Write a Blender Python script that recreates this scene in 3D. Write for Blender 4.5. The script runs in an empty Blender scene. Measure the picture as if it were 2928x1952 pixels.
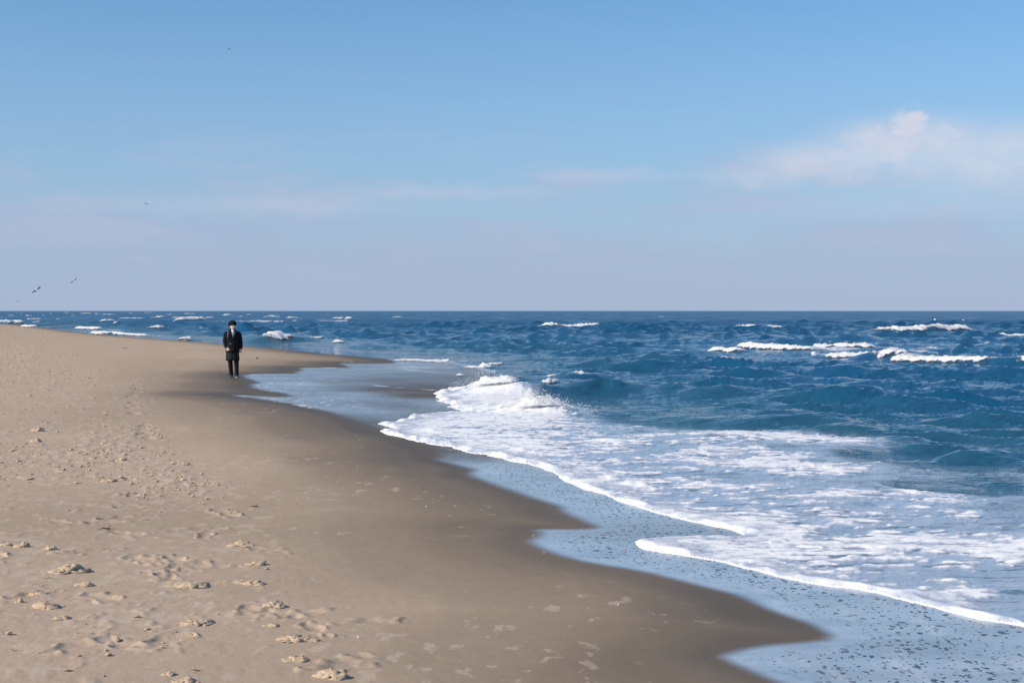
import bpy, bmesh, math, random
import numpy as np
from mathutils import Vector, Matrix, noise as mnoise

R = math.radians
scene = bpy.context.scene
col = scene.collection

# ------------------------------------------------------------------ camera
CAM_H = 2.1                      # eye above the water's edge
FPX = 4067.0                     # 50 mm lens on a 36 mm sensor, in photo pixels
CX, HY = 1464.0, 888.5           # image centre column, horizon row of the photo
cam = bpy.data.objects.new('camera', bpy.data.cameras.new('camera'))
col.objects.link(cam)
cam.location = (0, 0, CAM_H)
cam.rotation_euler = (R(90), 0, 0)
cam.data.sensor_width = 36
cam.data.lens = 50
cam.data.shift_y = -(976 - HY) / 2928.0
cam.data.clip_start = 0.1
cam.data.clip_end = 60000
scene.camera = cam

# ------------------------------------------------------------------ light
SUN_AZ = R(-116)                  # azimuth from +Y, clockwise: light comes from the left
SUN_EL = R(33)
sun_dir = Vector((math.sin(SUN_AZ) * math.cos(SUN_EL), math.cos(SUN_AZ) * math.cos(SUN_EL), math.sin(SUN_EL)))
sl = bpy.data.lights.new('sun', 'SUN')
sl.energy = 4.6
sl.angle = R(0.5)
sl.color = (1.0, 0.90, 0.76)
so = bpy.data.objects.new('sun', sl)
col.objects.link(so)
so.rotation_euler = (-sun_dir).to_track_quat('-Z', 'Y').to_euler()

scene.view_settings.view_transform = 'Standard'
scene.view_settings.look = 'None'
scene.view_settings.exposure = 0.0
scene.view_settings.gamma = 1.0
scene.view_settings.use_curve_mapping = False
scene.cycles.use_denoising = True
scene.cycles.max_bounces = 6
scene.cycles.transparent_max_bounces = 8


class NT:
    """small helper for node trees"""
    def __init__(self, tree):
        self.t = tree
        self.n = tree.nodes
        self.l = tree.links

    def node(self, typ, ins=None, **props):
        nd = self.n.new(typ)
        for k, v in props.items():
            setattr(nd, k, v)
        for k, v in (ins or {}).items():
            s = nd.inputs[k]
            if isinstance(v, bpy.types.NodeSocket):
                self.l.new(v, s)
            else:
                s.default_value = v
        return nd

    def m(self, op, a, b=0.0, c=0.0, clamp=False):
        nd = self.n.new('ShaderNodeMath')
        nd.operation = op
        nd.use_clamp = clamp
        for i, v in enumerate((a, b, c)):
            if isinstance(v, bpy.types.NodeSocket):
                self.l.new(v, nd.inputs[i])
            else:
                nd.inputs[i].default_value = v
        return nd.outputs[0]

    def ramp(self, x, lo, hi, a=0.0, b=1.0, smooth=True):
        nd = self.n.new('ShaderNodeMapRange')
        nd.interpolation_type = 'SMOOTHSTEP' if smooth else 'LINEAR'
        self.l.new(x, nd.inputs[0])
        for i, v in enumerate((lo, hi, a, b)):
            s = nd.inputs[i + 1]
            if isinstance(v, bpy.types.NodeSocket):
                self.l.new(v, s)
            else:
                s.default_value = v
        return nd.outputs[0]

    def mix(self, f, a, b):
        nd = self.n.new('ShaderNodeMix')
        nd.data_type = 'RGBA'
        for k, v in ((0, f), (6, a), (7, b)):
            s = nd.inputs[k]
            if isinstance(v, bpy.types.NodeSocket):
                self.l.new(v, s)
            else:
                s.default_value = v if k == 0 else (*v[:3], 1)
        return nd.outputs[2]

    def noise(self, vec, scale, detail=4, rough=0.55, w=None, dist=0.0):
        nd = self.n.new('ShaderNodeTexNoise')
        nd.inputs['Scale'].default_value = scale
        nd.inputs['Detail'].default_value = detail
        nd.inputs['Roughness'].default_value = rough
        nd.inputs['Distortion'].default_value = dist
        if vec is not None:
            self.l.new(vec, nd.inputs['Vector'])
        return nd.outputs['Fac']

    def attr(self, name):
        nd = self.n.new('ShaderNodeAttribute')
        nd.attribute_name = name
        return nd.outputs['Fac']


# ------------------------------------------------------------------ sky
world = bpy.data.worlds.new('World')
scene.world = world
world.use_nodes = True
w = NT(world.node_tree)
w.n.clear()
sky = w.node('ShaderNodeTexSky', sky_type='NISHITA', sun_disc=False, sun_elevation=SUN_EL,
             sun_rotation=SUN_AZ, altitude=0, air_density=1.0, dust_density=0.35, ozone_density=2.0)
tc = w.node('ShaderNodeTexCoord')
sep = w.node('ShaderNodeSeparateXYZ', {0: tc.outputs['Generated']})
az = w.m('ARCTAN2', sep.outputs[0], sep.outputs[1])
el = w.m('ARCSINE', sep.outputs[2])
azd = w.m('MULTIPLY', az, 180 / math.pi)
eld = w.m('MULTIPLY', el, 180 / math.pi)
# cloud coordinates: clouds lie flat, so they stretch along the horizon
cv = w.node('ShaderNodeCombineXYZ', {0: w.m('MULTIPLY', azd, 0.14), 1: w.m('MULTIPLY', eld, 0.55), 2: 0.0}).outputs[0]
n1 = w.noise(cv, 1.0, 6, 0.55)
cv2 = w.node('ShaderNodeCombineXYZ', {0: w.m('MULTIPLY', azd, 0.6), 1: w.m('MULTIPLY', eld, 0.9), 2: 3.7}).outputs[0]
n2 = w.noise(cv2, 1.3, 8, 0.62)
n3 = w.noise(w.node('ShaderNodeCombineXYZ', {0: w.m('MULTIPLY', azd, 0.03), 1: w.m('MULTIPLY', eld, 0.35), 2: 9.0}).outputs[0], 1.0, 3, 0.5)
# low stratus veil: thick at the horizon, its upper edge uneven, all the way round
edge = w.m('ADD', eld, w.m('MULTIPLY', w.m('SUBTRACT', n1, 0.5), -6.0))
edge = w.m('ADD', edge, w.m('MULTIPLY', w.m('SUBTRACT', n3, 0.5), -5.0))
veil = w.ramp(edge, 6.0, 1.5, 0.0, 1.0)
# thin streaks just above it
st = w.ramp(n1, 0.46, 0.68)
st = w.m('MULTIPLY', st, w.ramp(eld, 8.5, 4.0))
st = w.m('MULTIPLY', st, w.ramp(eld, 0.5, 3.0))
# one cumulus bank
wob_a = w.m('ADD', azd, w.m('MULTIPLY', w.m('SUBTRACT', n2, 0.5), 1.7))
wob_e = w.m('ADD', eld, w.m('MULTIPLY', w.m('SUBTRACT', n2, 0.5), 0.75))


n4 = w.noise(cv2, 3.5, 6, 0.6)
fin_a = w.m('ADD', azd, w.m('MULTIPLY', w.m('SUBTRACT', n4, 0.5), 1.5))
fin_e = w.m('ADD', eld, w.m('MULTIPLY', w.m('SUBTRACT', n4, 0.5), 1.0))


def blob(a0, e0, ra, re, fine=False):
    da = w.m('MULTIPLY', w.m('SUBTRACT', fin_a if fine else wob_a, a0), 1 / ra)
    de = w.m('MULTIPLY', w.m('SUBTRACT', fin_e if fine else wob_e, e0), 1 / re)
    r2 = w.m('ADD', w.m('MULTIPLY', da, da), w.m('MULTIPLY', de, de))
    return w.m('SUBTRACT', 1.0, w.m('SQRT', r2))


bank = None
for (a0, e0, ra, re, op) in ((15.8, 6.25, 5.4, 1.85, .95), (12.9, 5.85, 4.8, 1.25, .85), (19.5, 5.9, 6.5, 1.9, .85), (14.4, 6.6, 2.6, 1.25, .9), (10.2, 5.3, 3.6, .8, .42)):
    b = w.m('MULTIPLY', w.ramp(blob(a0, e0, ra, re), 0.0, 0.85), op)
    bank = b if bank is None else w.m('MAXIMUM', bank, b)
bank = w.m('MULTIPLY', bank, w.ramp(n2, 0.25, 0.65, 0.50, 0.80))
head = w.m('MULTIPLY', w.ramp(blob(15.6, 7.15, 1.15, .90, True), 0.0, 0.75), 0.88)
for (a0, e0, ra, re, op) in ((14.3, 6.7, 1.5, .75, .74), (16.9, 6.75, 1.7, .8, .66), (15.2, 6.4, 2.2, .9, .75), (12.6, 6.1, 1.7, .55, .55)):
    head = w.m('MAXIMUM', head, w.m('MULTIPLY', w.ramp(blob(a0, e0, ra, re, True), 0.0, 0.8), op))
cloud = w.m('MAXIMUM', bank, head)
skyc = w.node('ShaderNodeMix', {0: 1.0, 6: sky.outputs[0], 7: (0.56, 0.845, 1.03, 1)}, data_type='RGBA', blend_type='MULTIPLY').outputs[2]
haze_f = w.m('MULTIPLY', w.ramp(eld, 16.0, 1.0), 0.62)
c1 = w.mix(haze_f, skyc, (2.75, 3.45, 5.05))
c1 = w.mix(w.m('MULTIPLY', veil, 0.80), c1, (3.05, 3.62, 5.05))
c1 = w.mix(w.m('MULTIPLY', st, 0.55), c1, (3.5, 3.95, 5.3))
c1 = w.mix(cloud, c1, (5.15, 5.25, 5.95))
for (a0, e0, ra, re, f_) in ((-11.0, 4.15, 11.0, .60, .45), (-2.5, 4.75, 6.5, .50, .45), (4.0, 5.45, 4.5, .45, .52), (17.5, 4.2, 10.0, 1.0, .40)):
    c1 = w.mix(w.m('MULTIPLY', w.m('MULTIPLY', w.ramp(blob(a0, e0, ra, re), 0.0, 0.9), f_), w.ramp(n1, 0.3, 0.6, 0.45, 1.0)), c1, (4.0, 4.42, 5.6))
bg = w.node('ShaderNodeBackground', {'Color': c1, 'Strength': 0.13})
out = w.node('ShaderNodeOutputWorld', {'Surface': bg.outputs[0]})

# ------------------------------------------------------------------ numpy helpers
G16 = np.array([[math.cos(a), math.sin(a)] for a in np.linspace(0, 2 * math.pi, 16, endpoint=False)], dtype=np.float32)


def _hash(xi, yi, seed):
    h = (xi.astype(np.uint32) * np.uint32(374761393)) ^ (yi.astype(np.uint32) * np.uint32(668265263)) ^ np.uint32((seed * 2246822519) & 0xffffffff)
    h = (h ^ (h >> np.uint32(13))) * np.uint32(1274126177)
    return h ^ (h >> np.uint32(16))


def pn(x, y, seed=0):
    """gradient noise, about -0.7 .. 0.7"""
    x = np.asarray(x, np.float32); y = np.asarray(y, np.float32)
    xf = np.floor(x); yf = np.floor(y)
    xi = xf.astype(np.int32); yi = yf.astype(np.int32)
    fx = (x - xf).astype(np.float32); fy = (y - yf).astype(np.float32)
    u = fx * fx * fx * (fx * (fx * 6 - 15) + 10)
    v = fy * fy * fy * (fy * (fy * 6 - 15) + 10)

    def g(dx, dy):
        h = _hash(xi + dx, yi + dy, seed) & np.uint32(15)
        gg = G16[h]
        return gg[..., 0] * (fx - dx) + gg[..., 1] * (fy - dy)
    a = g(0, 0); b = g(1, 0); c = g(0, 1); d = g(1, 1)
    return (a + u * (b - a)) + v * ((c + u * (d - c)) - (a + u * (b - a)))


def fbm(x, y, octv=4, seed=0, gain=0.5):
    s = 0; a = 1.0; f = 1.0; t = 0
    for i in range(octv):
        s = s + a * pn(x * f + 17.3 * i, y * f - 9.1 * i, seed + i * 7)
        t += a; a *= gain; f *= 2.03
    return s / t


def ss(a, b, x):
    t = np.clip((x - a) / (b - a), 0, 1)
    return t * t * (3 - 2 * t)


def unproj(u, v, z=0.0):
    """the point at height z where the sight line of photo pixel (u, v) meets it"""
    Y = FPX * (CAM_H - z) / (np.asarray(v, float) - HY)
    return Y * (np.asarray(u, float) - CX) / FPX, Y


def to_world(poly, z=0.0):
    p = np.array(poly, float)
    x, y = unproj(p[:, 0], p[:, 1], z)
    return np.stack([x, y], 1)


def up(C, shape, k):
    """bilinear blow-up of a field sampled on every k-th row and column"""
    ri = np.minimum(np.arange(shape[0]) / k, C.shape[0] - 1.001).astype(np.float32); ci = np.minimum(np.arange(shape[1]) / k, C.shape[1] - 1.001).astype(np.float32)
    r0 = ri.astype(int); c0 = ci.astype(int); fr_ = (ri - r0)[:, None]; fc = (ci - c0)[None, :]
    A = C[r0] * (1 - fr_) + C[r0 + 1] * fr_
    return A[:, c0] * (1 - fc) + A[:, c0 + 1] * fc


def every(k, n):
    return np.unique(np.append(np.arange(0, n, k), n - 1))


def coarse(fn, *arrs, k=5):
    sh_ = arrs[0].shape
    pr = (-(sh_[0] - 1)) % k; pc = (-(sh_[1] - 1)) % k
    pad = [np.pad(a, ((0, pr), (0, pc)), mode='edge')[::k, ::k] for a in arrs]
    return up(np.asarray(fn(*pad), np.float32), sh_, k)


def near_dist(X, Y, pts, reach=2.0):
    """distance to a polyline: exact near it, interpolated from a coarse grid further off"""
    if X.ndim < 2 or X.size < 20000:
        return seg_dist(X, Y, pts)
    d = coarse(lambda a, b: seg_dist(a, b, pts), X, Y)
    m = d < reach + 0.12 * Y
    d[m] = seg_dist(X[m].astype(np.float32), Y[m].astype(np.float32), pts)
    return d


def seg_dist(X, Y, pts):
    n = len(pts)
    closed = False
    best = np.full(X.shape, 1e18, X.dtype)
    for i in range(n if closed else n - 1):
        ax, ay = pts[i]; bx, by = pts[(i + 1) % n]
        dx, dy = bx - ax, by - ay
        L = dx * dx + dy * dy + 1e-12
        t = np.clip(((X - ax) * dx + (Y - ay) * dy) / L, 0, 1)
        d = (X - ax - t * dx) ** 2 + (Y - ay - t * dy) ** 2
        np.minimum(best, d, out=best)
    return np.sqrt(best)


def inside(X, Y, pts):
    r = np.zeros(X.shape, bool)
    n = len(pts)
    for i in range(n):
        ax, ay = pts[i]; bx, by = pts[(i + 1) % n]
        if ay == by:
            continue
        c = ((ay > Y) != (by > Y)) & (X < (bx - ax) * (Y - ay) / (by - ay) + ax)
        r ^= c
    return r


def idw(U, V, pts, su, sv, p=3.0):
    return coarse(lambda a, b: idw_(a, b, pts, su, sv, p), U, V, k=4)


def idw_(U, V, pts, su, sv, p=3.0):
    num = np.zeros(U.shape); den = np.zeros(U.shape)
    for (a, b, val) in pts:
        d2 = ((U - a) / su) ** 2 + ((V - b) / sv) ** 2 + 0.02
        ww = d2 ** (-p / 2)
        num += ww * val; den += ww
    return num / den


def smooth_poly(pts, it=1):
    for _ in range(it):
        o = []
        for i in range(len(pts) - 1):
            a, b = pts[i], pts[i + 1]
            o += [(a[0] * .75 + b[0] * .25, a[1] * .75 + b[1] * .25), (a[0] * .25 + b[0] * .75, a[1] * .25 + b[1] * .75)]
        pts = [pts[0]] + o + [pts[-1]]
    return pts


def grid_mesh(name, X, Y, Z, fmask, attrs, mat):
    """a mesh of the grid's quads where fmask is set, with point attributes"""
    nr, nc = X.shape
    idx = np.arange(nr * nc).reshape(nr, nc)
    q = np.stack([idx[:-1, :-1], idx[:-1, 1:], idx[1:, 1:], idx[1:, :-1]], -1)[fmask]
    used = np.unique(q)
    remap = np.zeros(nr * nc, np.int64); remap[used] = np.arange(len(used))
    q = remap[q]
    co = np.stack([X.ravel()[used], Y.ravel()[used], Z.ravel()[used]], 1).astype(np.float32)
    # rows run from far to near: keep the normals up
    me = bpy.data.meshes.new(name)
    me.vertices.add(len(co)); me.vertices.foreach_set('co', co.ravel())
    me.loops.add(q.size); me.loops.foreach_set('vertex_index', q[:, ::-1].ravel().astype(np.int32))
    me.polygons.add(len(q))
    me.polygons.foreach_set('loop_start', np.arange(0, q.size, 4, dtype=np.int32))
    me.polygons.foreach_set('use_smooth', np.ones(len(q), bool))
    me.update(calc_edges=True)
    for k, a in attrs.items():
        at = me.attributes.new(k, 'FLOAT', 'POINT')
        at.data.foreach_set('value', a.ravel()[used].astype(np.float32))
    me.materials.append(mat)
    ob = bpy.data.objects.new(name, me)
    col.objects.link(ob)
    return ob


def tag(o, label=None, cat=None, group=None, kind=None):
    for k, v in (('label', label), ('category', cat), ('group', group), ('kind', kind)):
        if v:
            o[k] = v
    return o


def new_mat(name):
    m = bpy.data.materials.new(name)
    m.use_nodes = True
    t = NT(m.node_tree)
    t.n.clear()
    return m, t


def simple_mat(name, colr, rough=0.6, var=0.15, scale=20, bump=0.0, spec=0.5):
    m, t = new_mat(name)
    g = t.node('ShaderNodeTexCoord').outputs['Object']
    n = t.noise(g, scale, 4)
    c = t.mix(n, tuple(x * (1 - var) for x in colr), tuple(min(1, x * (1 + var)) for x in colr))
    b = t.node('ShaderNodeBsdfPrincipled', {'Base Color': c, 'Roughness': rough, 'Specular IOR Level': spec})
    if bump:
        t.l.new(t.node('ShaderNodeBump', {'Height': n, 'Strength': bump, 'Distance': 0.01}).outputs[0], b.inputs['Normal'])
    t.node('ShaderNodeOutputMaterial', {'Surface': b.outputs[0]})
    return m


# ------------------------------------------------------------------ layout of the shore (photo pixels on the level of the water's edge)
LAND = [(-1600, 905), (-600, 912), (0, 923), (74, 931), (149, 940), (238, 951), (327, 959), (446, 968), (625, 981), (818, 1000), (920, 1010),
        (1022, 1018), (1099, 1026), (1128, 1038),
        (1060, 1039), (954, 1038), (970, 1043), (995, 1051), (930, 1050), (834, 1051), (857, 1060), (824, 1064), (844, 1068), (780, 1068), (701, 1068),
        (678, 1074), (699, 1084), (734, 1096), (699, 1098), (709, 1110), (750, 1117), (819, 1129), (813, 1134), (768, 1132), (645, 1125),
        (655, 1130), (717, 1140), (819, 1153), (870, 1166), (946, 1184), (997, 1204), (1074, 1229),
        (1104, 1243), (1150, 1255), (1200, 1272), (1243, 1300), (1225, 1316), (1263, 1323), (1314, 1337), (1340, 1344), (1319, 1353), (1335, 1365),
        (1381, 1380), (1432, 1400), (1508, 1426), (1585, 1449), (1580, 1458), (1636, 1487), (1690, 1506), (1661, 1510), (1580, 1509),
        (1513, 1511), (1527, 1528), (1493, 1543), (1500, 1554), (1534, 1571), (1585, 1592), (1679, 1613), (1832, 1637), (1934, 1663),
        (2010, 1683), (2099, 1705), (2178, 1743), (2256, 1771), (2316, 1791), (2362, 1822), (2276, 1832), (2158, 1842), (2079, 1858),
        (2036, 1874), (2059, 1889), (2118, 1917), (2174, 1941), (2205, 1952), (2330, 2000), (2600, 2110), (2900, 2260), (3400, 2600), (4600, 3600),
        (-9000, 3600), (-9000, 905)]
LAND_W = to_world(LAND)
SHORE_W = to_world(smooth_poly(LAND[:-2], 1))
LAND_W = np.concatenate([SHORE_W, LAND_W[-2:]])

FRONT = [(1400, 1084), (1355, 1098), (1304, 1112), (1238, 1122), (1263, 1134), (1253, 1143), (1304, 1157), (1279, 1167), (1340, 1177),
         (1325, 1182), (1227, 1183), (1188, 1190), (1160, 1201), (1148, 1206), (1086, 1212), (1112, 1218), (1138, 1224), (1110, 1229), (1071, 1230),
         (1104, 1241), (1150, 1252), (1253, 1273), (1330, 1291), (1406, 1304), (1483, 1321), (1559, 1341), (1600, 1362), (1650, 1389), (1717, 1408),
         (1768, 1436), (1857, 1459), (1934, 1474), (2010, 1499), (2099, 1515), (2142, 1531), (2099, 1540), (2020, 1536), (1946, 1535), (1880, 1536), (1816, 1543), (1825, 1556), (1857, 1571),
         (1934, 1584), (2061, 1607), (2118, 1621), (2237, 1649), (2355, 1672), (2493, 1692), (2631, 1728), (2750, 1759), (2928, 1787),
         (3300, 1860), (4300, 2010)]
FRONT = smooth_poly(FRONT, 1)
BACK = [(4300, 1390), (3300, 1350), (2928, 1312), (2800, 1290), (2720, 1265), (2620, 1245), (2450, 1236), (2200, 1225), (1900, 1208), (1750, 1175), (1640, 1140), (1560, 1100), (1480, 1078)]
FRONT_W = to_world(FRONT)
FOAM_W = np.concatenate([FRONT_W, to_world(BACK)])
FILMPOLY_W = to_world([(600, 985), (1100, 1026), (1263, 1033), (1340, 1043), (1420, 1060), (1405, 1085), (1460, 1160), (2200, 1540), (4300, 2005), (4600, 3600), (-3000, 3600), (-3000, 985)])

DENS = [(1400, 1100, 1), (1500, 1150, 1), (1580, 1180, .95), (1300, 1200, .95), (1400, 1200, .9), (1700, 1205, .5), (1900, 1235, .45),
        (2150, 1243, .8), (2300, 1252, .85), (2450, 1260, .75), (2560, 1268, .4), (2000, 1255, .6), (1500, 1240, .75), (1700, 1260, .6), (1900, 1290, .55), (2200, 1285, .35),
        (2500, 1300, .10), (2650, 1310, .03), (1400, 1270, .9), (1600, 1310, .7), (1800, 1330, .52), (2000, 1305, .75), (2200, 1330, .85), (2400, 1360, .8),
        (2490, 1375, .4), (2100, 1355, .45), (2300, 1385, .45), (2600, 1390, .2), (2800, 1400, .1), (1650, 1370, .9), (1800, 1400, .7),
        (2000, 1430, .55), (2200, 1430, .55), (2400, 1420, .6), (2700, 1438, .6), (2900, 1460, .4), (1900, 1465, .9), (2060, 1500, .9),
        (2150, 1470, .6), (2400, 1480, .5), (2700, 1500, .45), (2900, 1520, .4), (2250, 1535, .95), (2500, 1560, .9), (2800, 1580, .85),
        (2400, 1520, .5), (1900, 1560, .8), (2100, 1570, .72), (2300, 1600, .7), (2600, 1640, .55), (2850, 1650, .5), (2920, 1710, .5), (2700, 1715, .7),
        (3300, 1700, .5), (3300, 1550, .4)]

# (left px, right px, row of the foot at the left, at the right, height px, label) of the waves that break
BREAK = [
    (1340, 1650, 1178, 1188, 60, 'tallest wave breaking in a white burst at the water\'s edge'),
    (1290, 1480, 1124, 1130, 48, 'white breaker collapsing on the wet sand just behind the tallest burst'),
    (1546, 1612, 1101, 1101, 22, 'small white crest on the dark swell right behind the tallest burst'),
    (1628, 1682, 1081, 1081, 18, 'small rounded white crest to the right of the burst, on a dark wave'),
    (1332, 1424, 1053, 1050, 15, 'white crest breaking near the tip of the wet sand tongue, above the collapsing breaker'),
    (1300, 1334, 1074, 1074, 13, 'tiny white splash left of the collapsing breaker\'s top'),
    (1130, 1268, 1030, 1036, 12, 'low white shore break along the far tip of the sand'),
    (2016, 2128, 1007, 1011, 18, 'left end of the long broken line of surf at right, with a small hump'),
    (2097, 2315, 996, 1006, 19, 'ragged white crest along the rear left of the long surf line at right'),
    (2313, 2510, 996, 998, 17, 'flat white crest at the rear right of the long surf line at right'),
    (2350, 2530, 1025, 1028, 22, 'white roller in front, left of the round foam hump'),
    (2480, 2590, 1030, 1033, 38, 'round white foam hump in the middle of the long surf line'),
    (2530, 2850, 1034, 1044, 21, 'low front roller trailing right from the round foam hump'),
    (2886, 3010, 1046, 1048, 32, 'white burst cut off by the right edge of the picture'),
    (2060, 2086, 1026, 1026, 9, 'tiny white splash in front of the long surf line\'s left end'),
    (1838, 1956, 1004, 1004, 5, 'thin white line of foam left of the long surf line'),
    (2097, 2253, 940, 940, 14, 'far white crest above the long surf line, right of centre'),
    (2519, 2668, 951, 950, 20, 'left one of the two far white rollers side by side at right'),
    (2674, 2780, 950, 948, 20, 'right one of the two far white rollers side by side at right'),
    (2836, 2990, 963, 966, 13, 'far white crest cut off by the right edge of the picture'),
    (1544, 1738, 937, 936, 13, 'long far white crest right of the picture\'s middle'),
    (1768, 1834, 934, 934, 5, 'faint short white crest beside the long far crest'),
    (753, 872, 977, 975, 33, 'large white roller just right of the person\'s shoulder'),
    (884, 934, 971, 970, 13, 'small white crest right of the roller beside the person'),
    (950, 1006, 982, 981, 10, 'flat white crest, lowest of the three right of the person'),
    (958, 1012, 914, 913, 8, 'far white crest above the roller beside the person'),
    (0, 76, 927, 926, 14, 'white shore break at the left edge of the picture'),
    (57, 96, 935, 936, 8, 'small white shore break next to the one at the left edge'),
    (212, 278, 941, 944, 10, 'thin arched white crest off the beach at left'),
    (254, 312, 955, 957, 10, 'white roller reaching the sand at left'),
    (310, 420, 956, 962, 7, 'long low streak of foam along the sand right of the roller at left'),
    (438, 476, 943, 942, 14, 'slanting white crest left of the person'),
    (525, 564, 975, 973, 13, 'white crest directly left of the person at the sand'),
    (503, 566, 921, 917, 13, 'wide white crest, far off, up and left of the person'),
    (284, 316, 921, 920, 9, 'small white crest far off, by itself at left'),
]
# small far ones too many to tell apart
SMALL = [(322, 338, 927, 6), (488, 566, 908, 7), (423, 482, 911, 10), (336, 423, 910, 5), (580, 620, 908, 7), (628, 672, 903, 9), (680, 700, 905, 6),
         (753, 800, 906, 6), (812, 860, 909, 7), (65, 95, 903, 5), (75, 120, 912, 5), (100, 118, 918, 5), (140, 150, 896, 4), (120, 128, 902, 4), (156, 174, 912, 4),
         (200, 214, 902, 4), (290, 330, 899, 4), (270, 282, 898, 4), (366, 380, 895, 4), (410, 440, 894, 4), (20, 40, 902, 4), (0, 8, 908, 4),
         (495, 508, 933, 4), (606, 620, 932, 6), (566, 576, 944, 5), (85, 110, 922, 4), (1395, 1440, 1042, 5), (1560, 1590, 1082, 4), (930, 948, 899, 3), (1880, 1900, 905, 2), (2290, 2330, 936, 3),
         (525, 560, 897, 4), (470, 500, 899, 4), (230, 262, 896, 4), (180, 200, 894, 4), (700, 722, 899, 4), (55, 66, 897, 4), (1120, 1150, 906, 3)]

BW = []
for (u0, u1, v0, v1, hp, lab) in BREAK:
    a = unproj(u0, v0); b = unproj(u1, v1)
    BW.append((a[0], a[1], b[0], b[1], hp / FPX * (a[1] + b[1]) / 2, lab))
SW = []
for (u0, u1, v0, hp) in SMALL:
    a = unproj(u0, v0); b = unproj(u1, v0)
    SW.append((a[0], a[1], b[0], b[1], hp / FPX * a[1]))


# ------------------------------------------------------------------ height fields
def shore_s(X, Y):
    """metres from the water's edge, positive on the sand"""
    k = np.clip(Y / 25.0, 0.4, 3)
    wx = X + 0.05 * k * fbm(X * 1.6, Y * 0.9, 3, 11)
    wy = Y + 0.10 * k * fbm(X * 1.6, Y * 0.9, 3, 23)
    d = near_dist(wx, wy, SHORE_W)
    return np.where(inside(wx, wy, LAND_W), d, -d)


def sand_base(s):
    sp = np.maximum(s, 0)
    return -0.006 + 0.028 * sp - 0.00034 * np.minimum(sp, 40) ** 2 + 0.012 * np.minimum(s, 0)


rng = np.random.default_rng(5)
WAVES = []
for i in range(54):
    lam = 6.5 * (0.944 ** (i - 4)) if i > 3 else (15.0, 11.0, 9.0, 7.5)[i]
    th = math.atan2(-0.80, -0.60) + rng.normal(0, 0.42 if i > 5 else 0.16)
    k = 2 * math.pi / lam
    st = 0.062 * min(1.0, (2.0 / lam) ** 0.6) if i > 3 else 0.020
    WAVES.append((k * math.cos(th), k * math.sin(th), st / k, lam, rng.uniform(0, 6.28)))


def sea_height(X, Y, s, dv=0.6):
    d = -s
    amp = ss(0.3, 12.0, d)
    grp = 0.85 + 0.9 * fbm(X / 17, Y / 23, 2, 40)
    wx = X + 1.0 * fbm(X / 5, Y / 7, 3, 41); wy = Y + 1.0 * fbm(X / 5, Y / 7, 3, 42)
    sp = Y * Y / (FPX * CAM_H) * dv
    z = np.zeros(X.shape)
    for (kx, ky, a, lam, ph) in WAVES:
        f = np.clip((lam / np.maximum(sp, 1e-6) - 0.8) / 1.6, 0, 1)
        if not np.any(f > 0):
            continue
        c = np.cos(kx * wx + ky * wy + ph)
        z += f * a * (((1 + c) * 0.5) ** 2.2 * 2.2 - 0.75)
    z = 0.80 * z + 0.62 * (np.sqrt(z * z + 0.0006) - 0.05)        # peaked crests, flat troughs
    z = z * amp * np.clip(grp, 0.35, 1.7) * (0.95 + 1.5 * ss(50, 220, Y))
    # small chop of the shallow water
    z += 0.018 * ss(0.2, 2.5, d) * fbm(X * 2.2, Y * 2.2, 3, 50)
    return z


def ridge(X, Y, lst, k=0.50):
    z = np.zeros(X.shape)
    for it in lst:
        ax, ay, bx, by, h = it[:5]
        wf = max(0.35, 1.1 * h); wb = max(0.7, 2.4 * h)
        lx, ly = bx - ax, by - ay
        L = math.hypot(lx, ly)
        ext = 0.8 * L + 1.0
        mx, my = (ax + bx) / 2, (ay + by) / 2
        m = (np.abs(X - mx) < L / 2 + ext + 3) & (np.abs(Y - my) < abs(ly) / 2 + 8 * max(wb, 1))
        if not m.any():
            continue
        x = X[m]; y = Y[m]
        t = ((x - ax) * lx + (y - ay) * ly) / (L * L)
        nrm = (-ly / L, lx / L)
        if nrm[1] < 0:
            nrm = (-nrm[0], -nrm[1])
        q = (x - ax) * nrm[0] + (y - ay) * nrm[1] - 0.5 * wf     # + is away from the viewer
        q = q + 0.35 * wf * np.sin(t * 5 + ax)
        cr = np.where(q < 0, np.exp(-(q / wf) ** 2), np.exp(-(q / wb) ** 2))
        al = ss(-0.6 * ext / L, 0.15, t) * (1 - ss(0.85, 1 + 0.6 * ext / L, t))
        z[m] += h * (k if len(it) < 6 or h < 0.42 or ay > 40 else 0.30) * cr * al
    return z


# ------------------------------------------------------------------ grids
U = np.concatenate([np.arange(-620, -60, 14.0), np.arange(-60, 2990, 3.1), np.arange(2990, 3600, 14.0)])
V = np.concatenate([np.array([888.8, 889.0, 889.3, 889.6]), np.arange(890, 960, 0.42), np.arange(960, 1100, 0.85), np.arange(1100, 1300, 1.25), np.arange(1300, 1960, 1.8), np.arange(1960, 2500, 14.0)])
UU, VV = np.meshgrid(U, V)
GX, GY = unproj(UU, VV)
S = shore_s(GX, GY)
D = -S

# --- foam and film fields on the water grid
kk = np.clip(GY / 18.0, 0.5, 2.2)
fx = GX + 0.26 * kk * fbm(GX * 1.5, GY * 1.0, 5, 61, 0.55)
fy = GY + 0.36 * kk * fbm(GX * 1.5, GY * 1.0, 5, 62, 0.55)
infoam = inside(fx, fy, FOAM_W)
fd = near_dist(fx, fy, FRONT_W)
fd = np.where(infoam, fd, -fd)
film0 = inside(GX, GY, FILMPOLY_W)
dens = idw(UU, VV, DENS, 150, 26, 3.2)
bd = near_dist(GX, GY, to_world(BACK))
dens = dens * np.where(infoam, ss(0.0, 1.6, bd), 0)

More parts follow.
